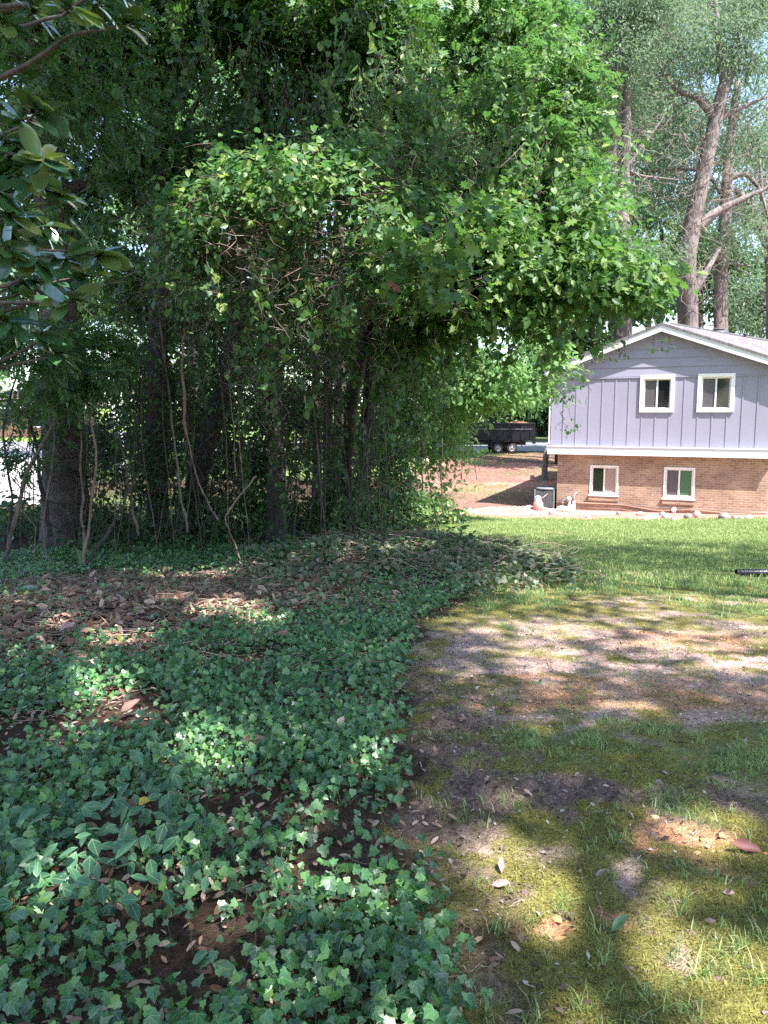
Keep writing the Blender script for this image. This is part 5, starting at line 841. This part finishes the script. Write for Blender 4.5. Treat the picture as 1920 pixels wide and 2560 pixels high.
# grass
L_GR = leafmat('grass_blade', gs((.12, .19, .06), (.20, .30, .09), (.31, .40, .14), (.50, .47, .27)), .5, .3, (.3, .5, .08), .4)
def blades(name, label, pts, h, w_, spread=.5, mat=L_GR):
    n = len(pts); a = rg.uniform(0, 6.28, n); ln = h * rg.uniform(.5, 1.3, n); side = np.stack([np.cos(a), np.sin(a), 0 * a], 1) * (w_ * rg.uniform(.7, 1.3, n))[:, None]; b_ = rg.uniform(0, 6.28, n); ld = np.stack([np.cos(b_), np.sin(b_), 0 * b_], 1) * (ln * spread * rg.random(n))[:, None]
    up = np.zeros((n, 3)); up[:, 2] = ln; V = np.stack([pts - side, pts + side, pts + side * .7 + up * .6 + ld * .4, pts - side * .7 + up * .6 + ld * .4, pts + up * .85 + ld * 1.2], 1).reshape(-1, 3)
    q = (np.arange(n) * 5)[:, None]; mb = MB(); mb.add(V, q + np.array([[0, 1, 2, 3]])); mb.f.append(q + np.array([[3, 2, 4]])); o = mb.build(name, mat); tag(o, label, None, kind='stuff'); return o
def gz_(x, y): W_ = zones(x, y); return np.clip(W_['grass'] / (sum(W_.values()) + 1e-3) * 1.25, 0, 1)
blades('lawn_grass', 'short mown grass of the sunlit lawn in front of the house', gpts(500000, -1, 15, 7.5, 25.5, lambda x, y: gz_(x, y) ** 1.3 * (.35 + .9 * sstep(.38, .56, fbm(x, y, 1.4, 3, 611))) * (x > ivy_edge(y) - .1), .85), .07, .0055, .9)
tp = gpts(42000, -.2, 6.5, 1.5, 10, lambda x, y: np.clip(gz_(x, y) * 1.6 + .05, 0, 1) * sstep(.40, .62, fbm(x, y, 5, 3, 71)), 1.1); tp = np.repeat(tp, 9, 0); tp[:, :2] += rg.normal(size=(len(tp), 2)) * .016; tp[:, 2] = surf(tp[:, 0], tp[:, 1])
blades('yard_grass_tufts', 'thin tufts of grass pushing through moss and bare soil in the near yard', tp, .042, .002, 1.4)
tu = [(1480, 2330), (1760, 2440), (1700, 2390), (1900, 2460), (1400, 2280), (1330, 2560), (1550, 2100), (1870, 2100), (1100, 2010), (1300, 2020), (1480, 1840), (1500, 2410), (1840, 2380), (1620, 2500), (1330, 1860), (1240, 2330), (1720, 2540)]
tt2 = np.concatenate([np.array([[*G(a + rg.normal() * 16, c + rg.normal() * 10), 0] for _ in range(26)]) for a, c in tu]); tt2[:, 2] = surf(tt2[:, 0], tt2[:, 1]); blades('broad_grass_tufts', 'taller bright grass tufts standing in the near right corner', tt2, .055, .0022, 1.4)
mo = gpts(240000, -.2, 4.5, 1.4, 7, lambda x, y: (lambda W_: np.clip(W_['moss'] / (sum(W_.values()) + 1e-3), 0, 1) ** 1.5)(zones(x, y)), 1.15); blades('moss', 'low olive green moss cushioning the yard', mo, .011, .0022, 1.5, leafmat('moss_frond', gs((.15, .135, .035), (.23, .21, .05), (.31, .29, .075), (.17, .20, .06)), .8, .2, (.4, .42, .05), .2))
wd_ = gpts(26000, -16, 12, 26, 50, lambda x, y: (lambda W_: np.clip((W_['verge'] + W_['grassfar']) / (sum(W_.values()) + 1e-3), 0, 1) ** 2)(zones(x, y))); blades('bank_weeds', 'weeds and rough grass patches on the clay bank below the road', wd_, .16, .014, 1.0)
# ---------------------------------------------------------------- single large dead leaves
M_DL = plain('curled_brown_leaf', (.20, .11, .08), .7, .3, 20); M_DP = plain('pale_pinkish_leaf', (.33, .23, .20), .7, .3, 20); M_DY = plain('yellow_leaf', (.55, .42, .05), .6, .15, 20); M_DR = plain('dark_red_leaf', (.16, .05, .045), .6, .2, 20)
def dryleaf(px, py, ln, mat, label, ang=None, T=None, lift=.12, grp='large fallen leaves'):
    x, y = G(px, py); z = float(surf(np.array([x]), np.array([y]))[0]) + lift * (x < ivy_edge(y)) * .9 + .01; a = rg.uniform(0, 6.28) if ang is None else ang; mb = MB()
    leafmesh(mb, T or T_CURL, np.zeros((1, 3)), unit(np.array([[rg.normal() * .35, -.55 + rg.normal() * .2, .8]])), np.array([[math.cos(a), math.sin(a) * .6, .35 * math.sin(a)]]), np.array([ln * (.7 if grp and ln > .12 else 1)])); o = mb.build('fallen_leaf', mat, smooth=True, loc=(x, y, z)); tag(o, label, 'leaf', grp)
DL = [(880, 1580, .2, M_DP, 'pale curled leaf standing on the ivy right of the sunny patch'), (690, 1615, .2, M_DL, 'rusty brown leaf lying flat below the sunny patch', 0), (845, 1870, .15, M_DP, 'tall pale leaf sticking upright out of the ivy', 1.4), (150, 1600, .22, M_DP, 'pinkish leaf among twigs at the left'), (200, 1612, .2, M_DL, 'brown leaf beside the pinkish one at the left'), (305, 1640, .13, M_DY, 'yellow leaf half hidden in the dead leaves'),
      (60, 1555, .22, M_DL, 'wide brown leaf near the left edge'), (340, 1475, .22, M_DL, 'long brown leaf at the foot of the litter heap'), (600, 1905, .2, M_DL, 'brown leaf caught low in the ivy near the centre', .2), (310, 2075, .16, M_DL, 'orange brown leaf in a gap of the ivy', 0), (335, 2072, .09, M_DY, 'small yellow leaf resting on the orange brown leaf'), (1900, 2135, .12, M_DR, 'dark purple red leaf at the right edge', 2.8), (1710, 1895, .10, M_DL, 'star shaped brown leaf on the grass at right', None, T_OAK),
      (1330, 1990, .05, M_DP, 'small pale lilac leaf on the dark soil'), (1230, 2215, .07, M_DP, 'tan leaf flat on the moss by the ivy', 0), (1255, 2185, .06, M_DP, 'lilac grey leaf standing in the moss'), (1490, 2195, .045, M_DP, 'white petal like leaf in the middle of the moss'), (1835, 2240, .05, M_DP, 'pale blue grey leaf at the right in the moss'), (1530, 2340, .08, L_IVY, 'single green leaf lying on the lit moss', .8), (1260, 1515, .1, L_IVY, 'green leaf resting on the lawn edge above the bare patch', 0),
      (1335, 1715, .06, L_IVY, 'small green leaf on the sandy patch', 0), (350, 1790, .2, M_DL, 'brown leaf among bright ivy at the left'), (245, 1760, .14, M_DL, 'short brown leaf behind the bright ivy'), (800, 1470, .16, M_DP, 'pale leaf lying in the brush heap'), (950, 1560, .14, M_DR, 'dark leaf at the foot of the brush heap'), (50, 1500, .3, L_MAG, 'green magnolia leaf fallen at the left edge', .3), (520, 1440, .26, L_MAG, 'green magnolia leaf lying near the middle of the litter', .2), (120, 1410, .22, M_DL, 'curled grey brown leaf under the massive trunk'),
      (30, 1370, .3, L_MAG, 'upright green leaf at the far left below the vines', 1.8), (100, 1500, .2, M_DP, 'cream leaf near the green magnolia leaf at left', 0), (985, 740, .01, M_DR, 'x')]
for q in DL[:-1]: dryleaf(*q)
mb = MB(); leafmesh(mb, T_BIG, np.zeros((3, 3)) + np.array([[0, 0, 0], [.03, 0, -.03], [-.02, 0, .02]]), unit(np.array([[.2, -1, .2], [-.3, -1, .1], [.1, -1, .5]])), np.array([[.1, 0, -1.], [.4, 0, -1], [-.3, 0, -1]]), np.array([.11, .09, .10])); o = mb.build('withered_leaf', plain('withered_pink_leaf', (.17, .06, .055), .7, .2, 20), smooth=True, loc=tuple(P(985, 705, 8.6))); tag(o, 'withered dark pink leaf cluster hanging under the oak sprig', 'leaf')
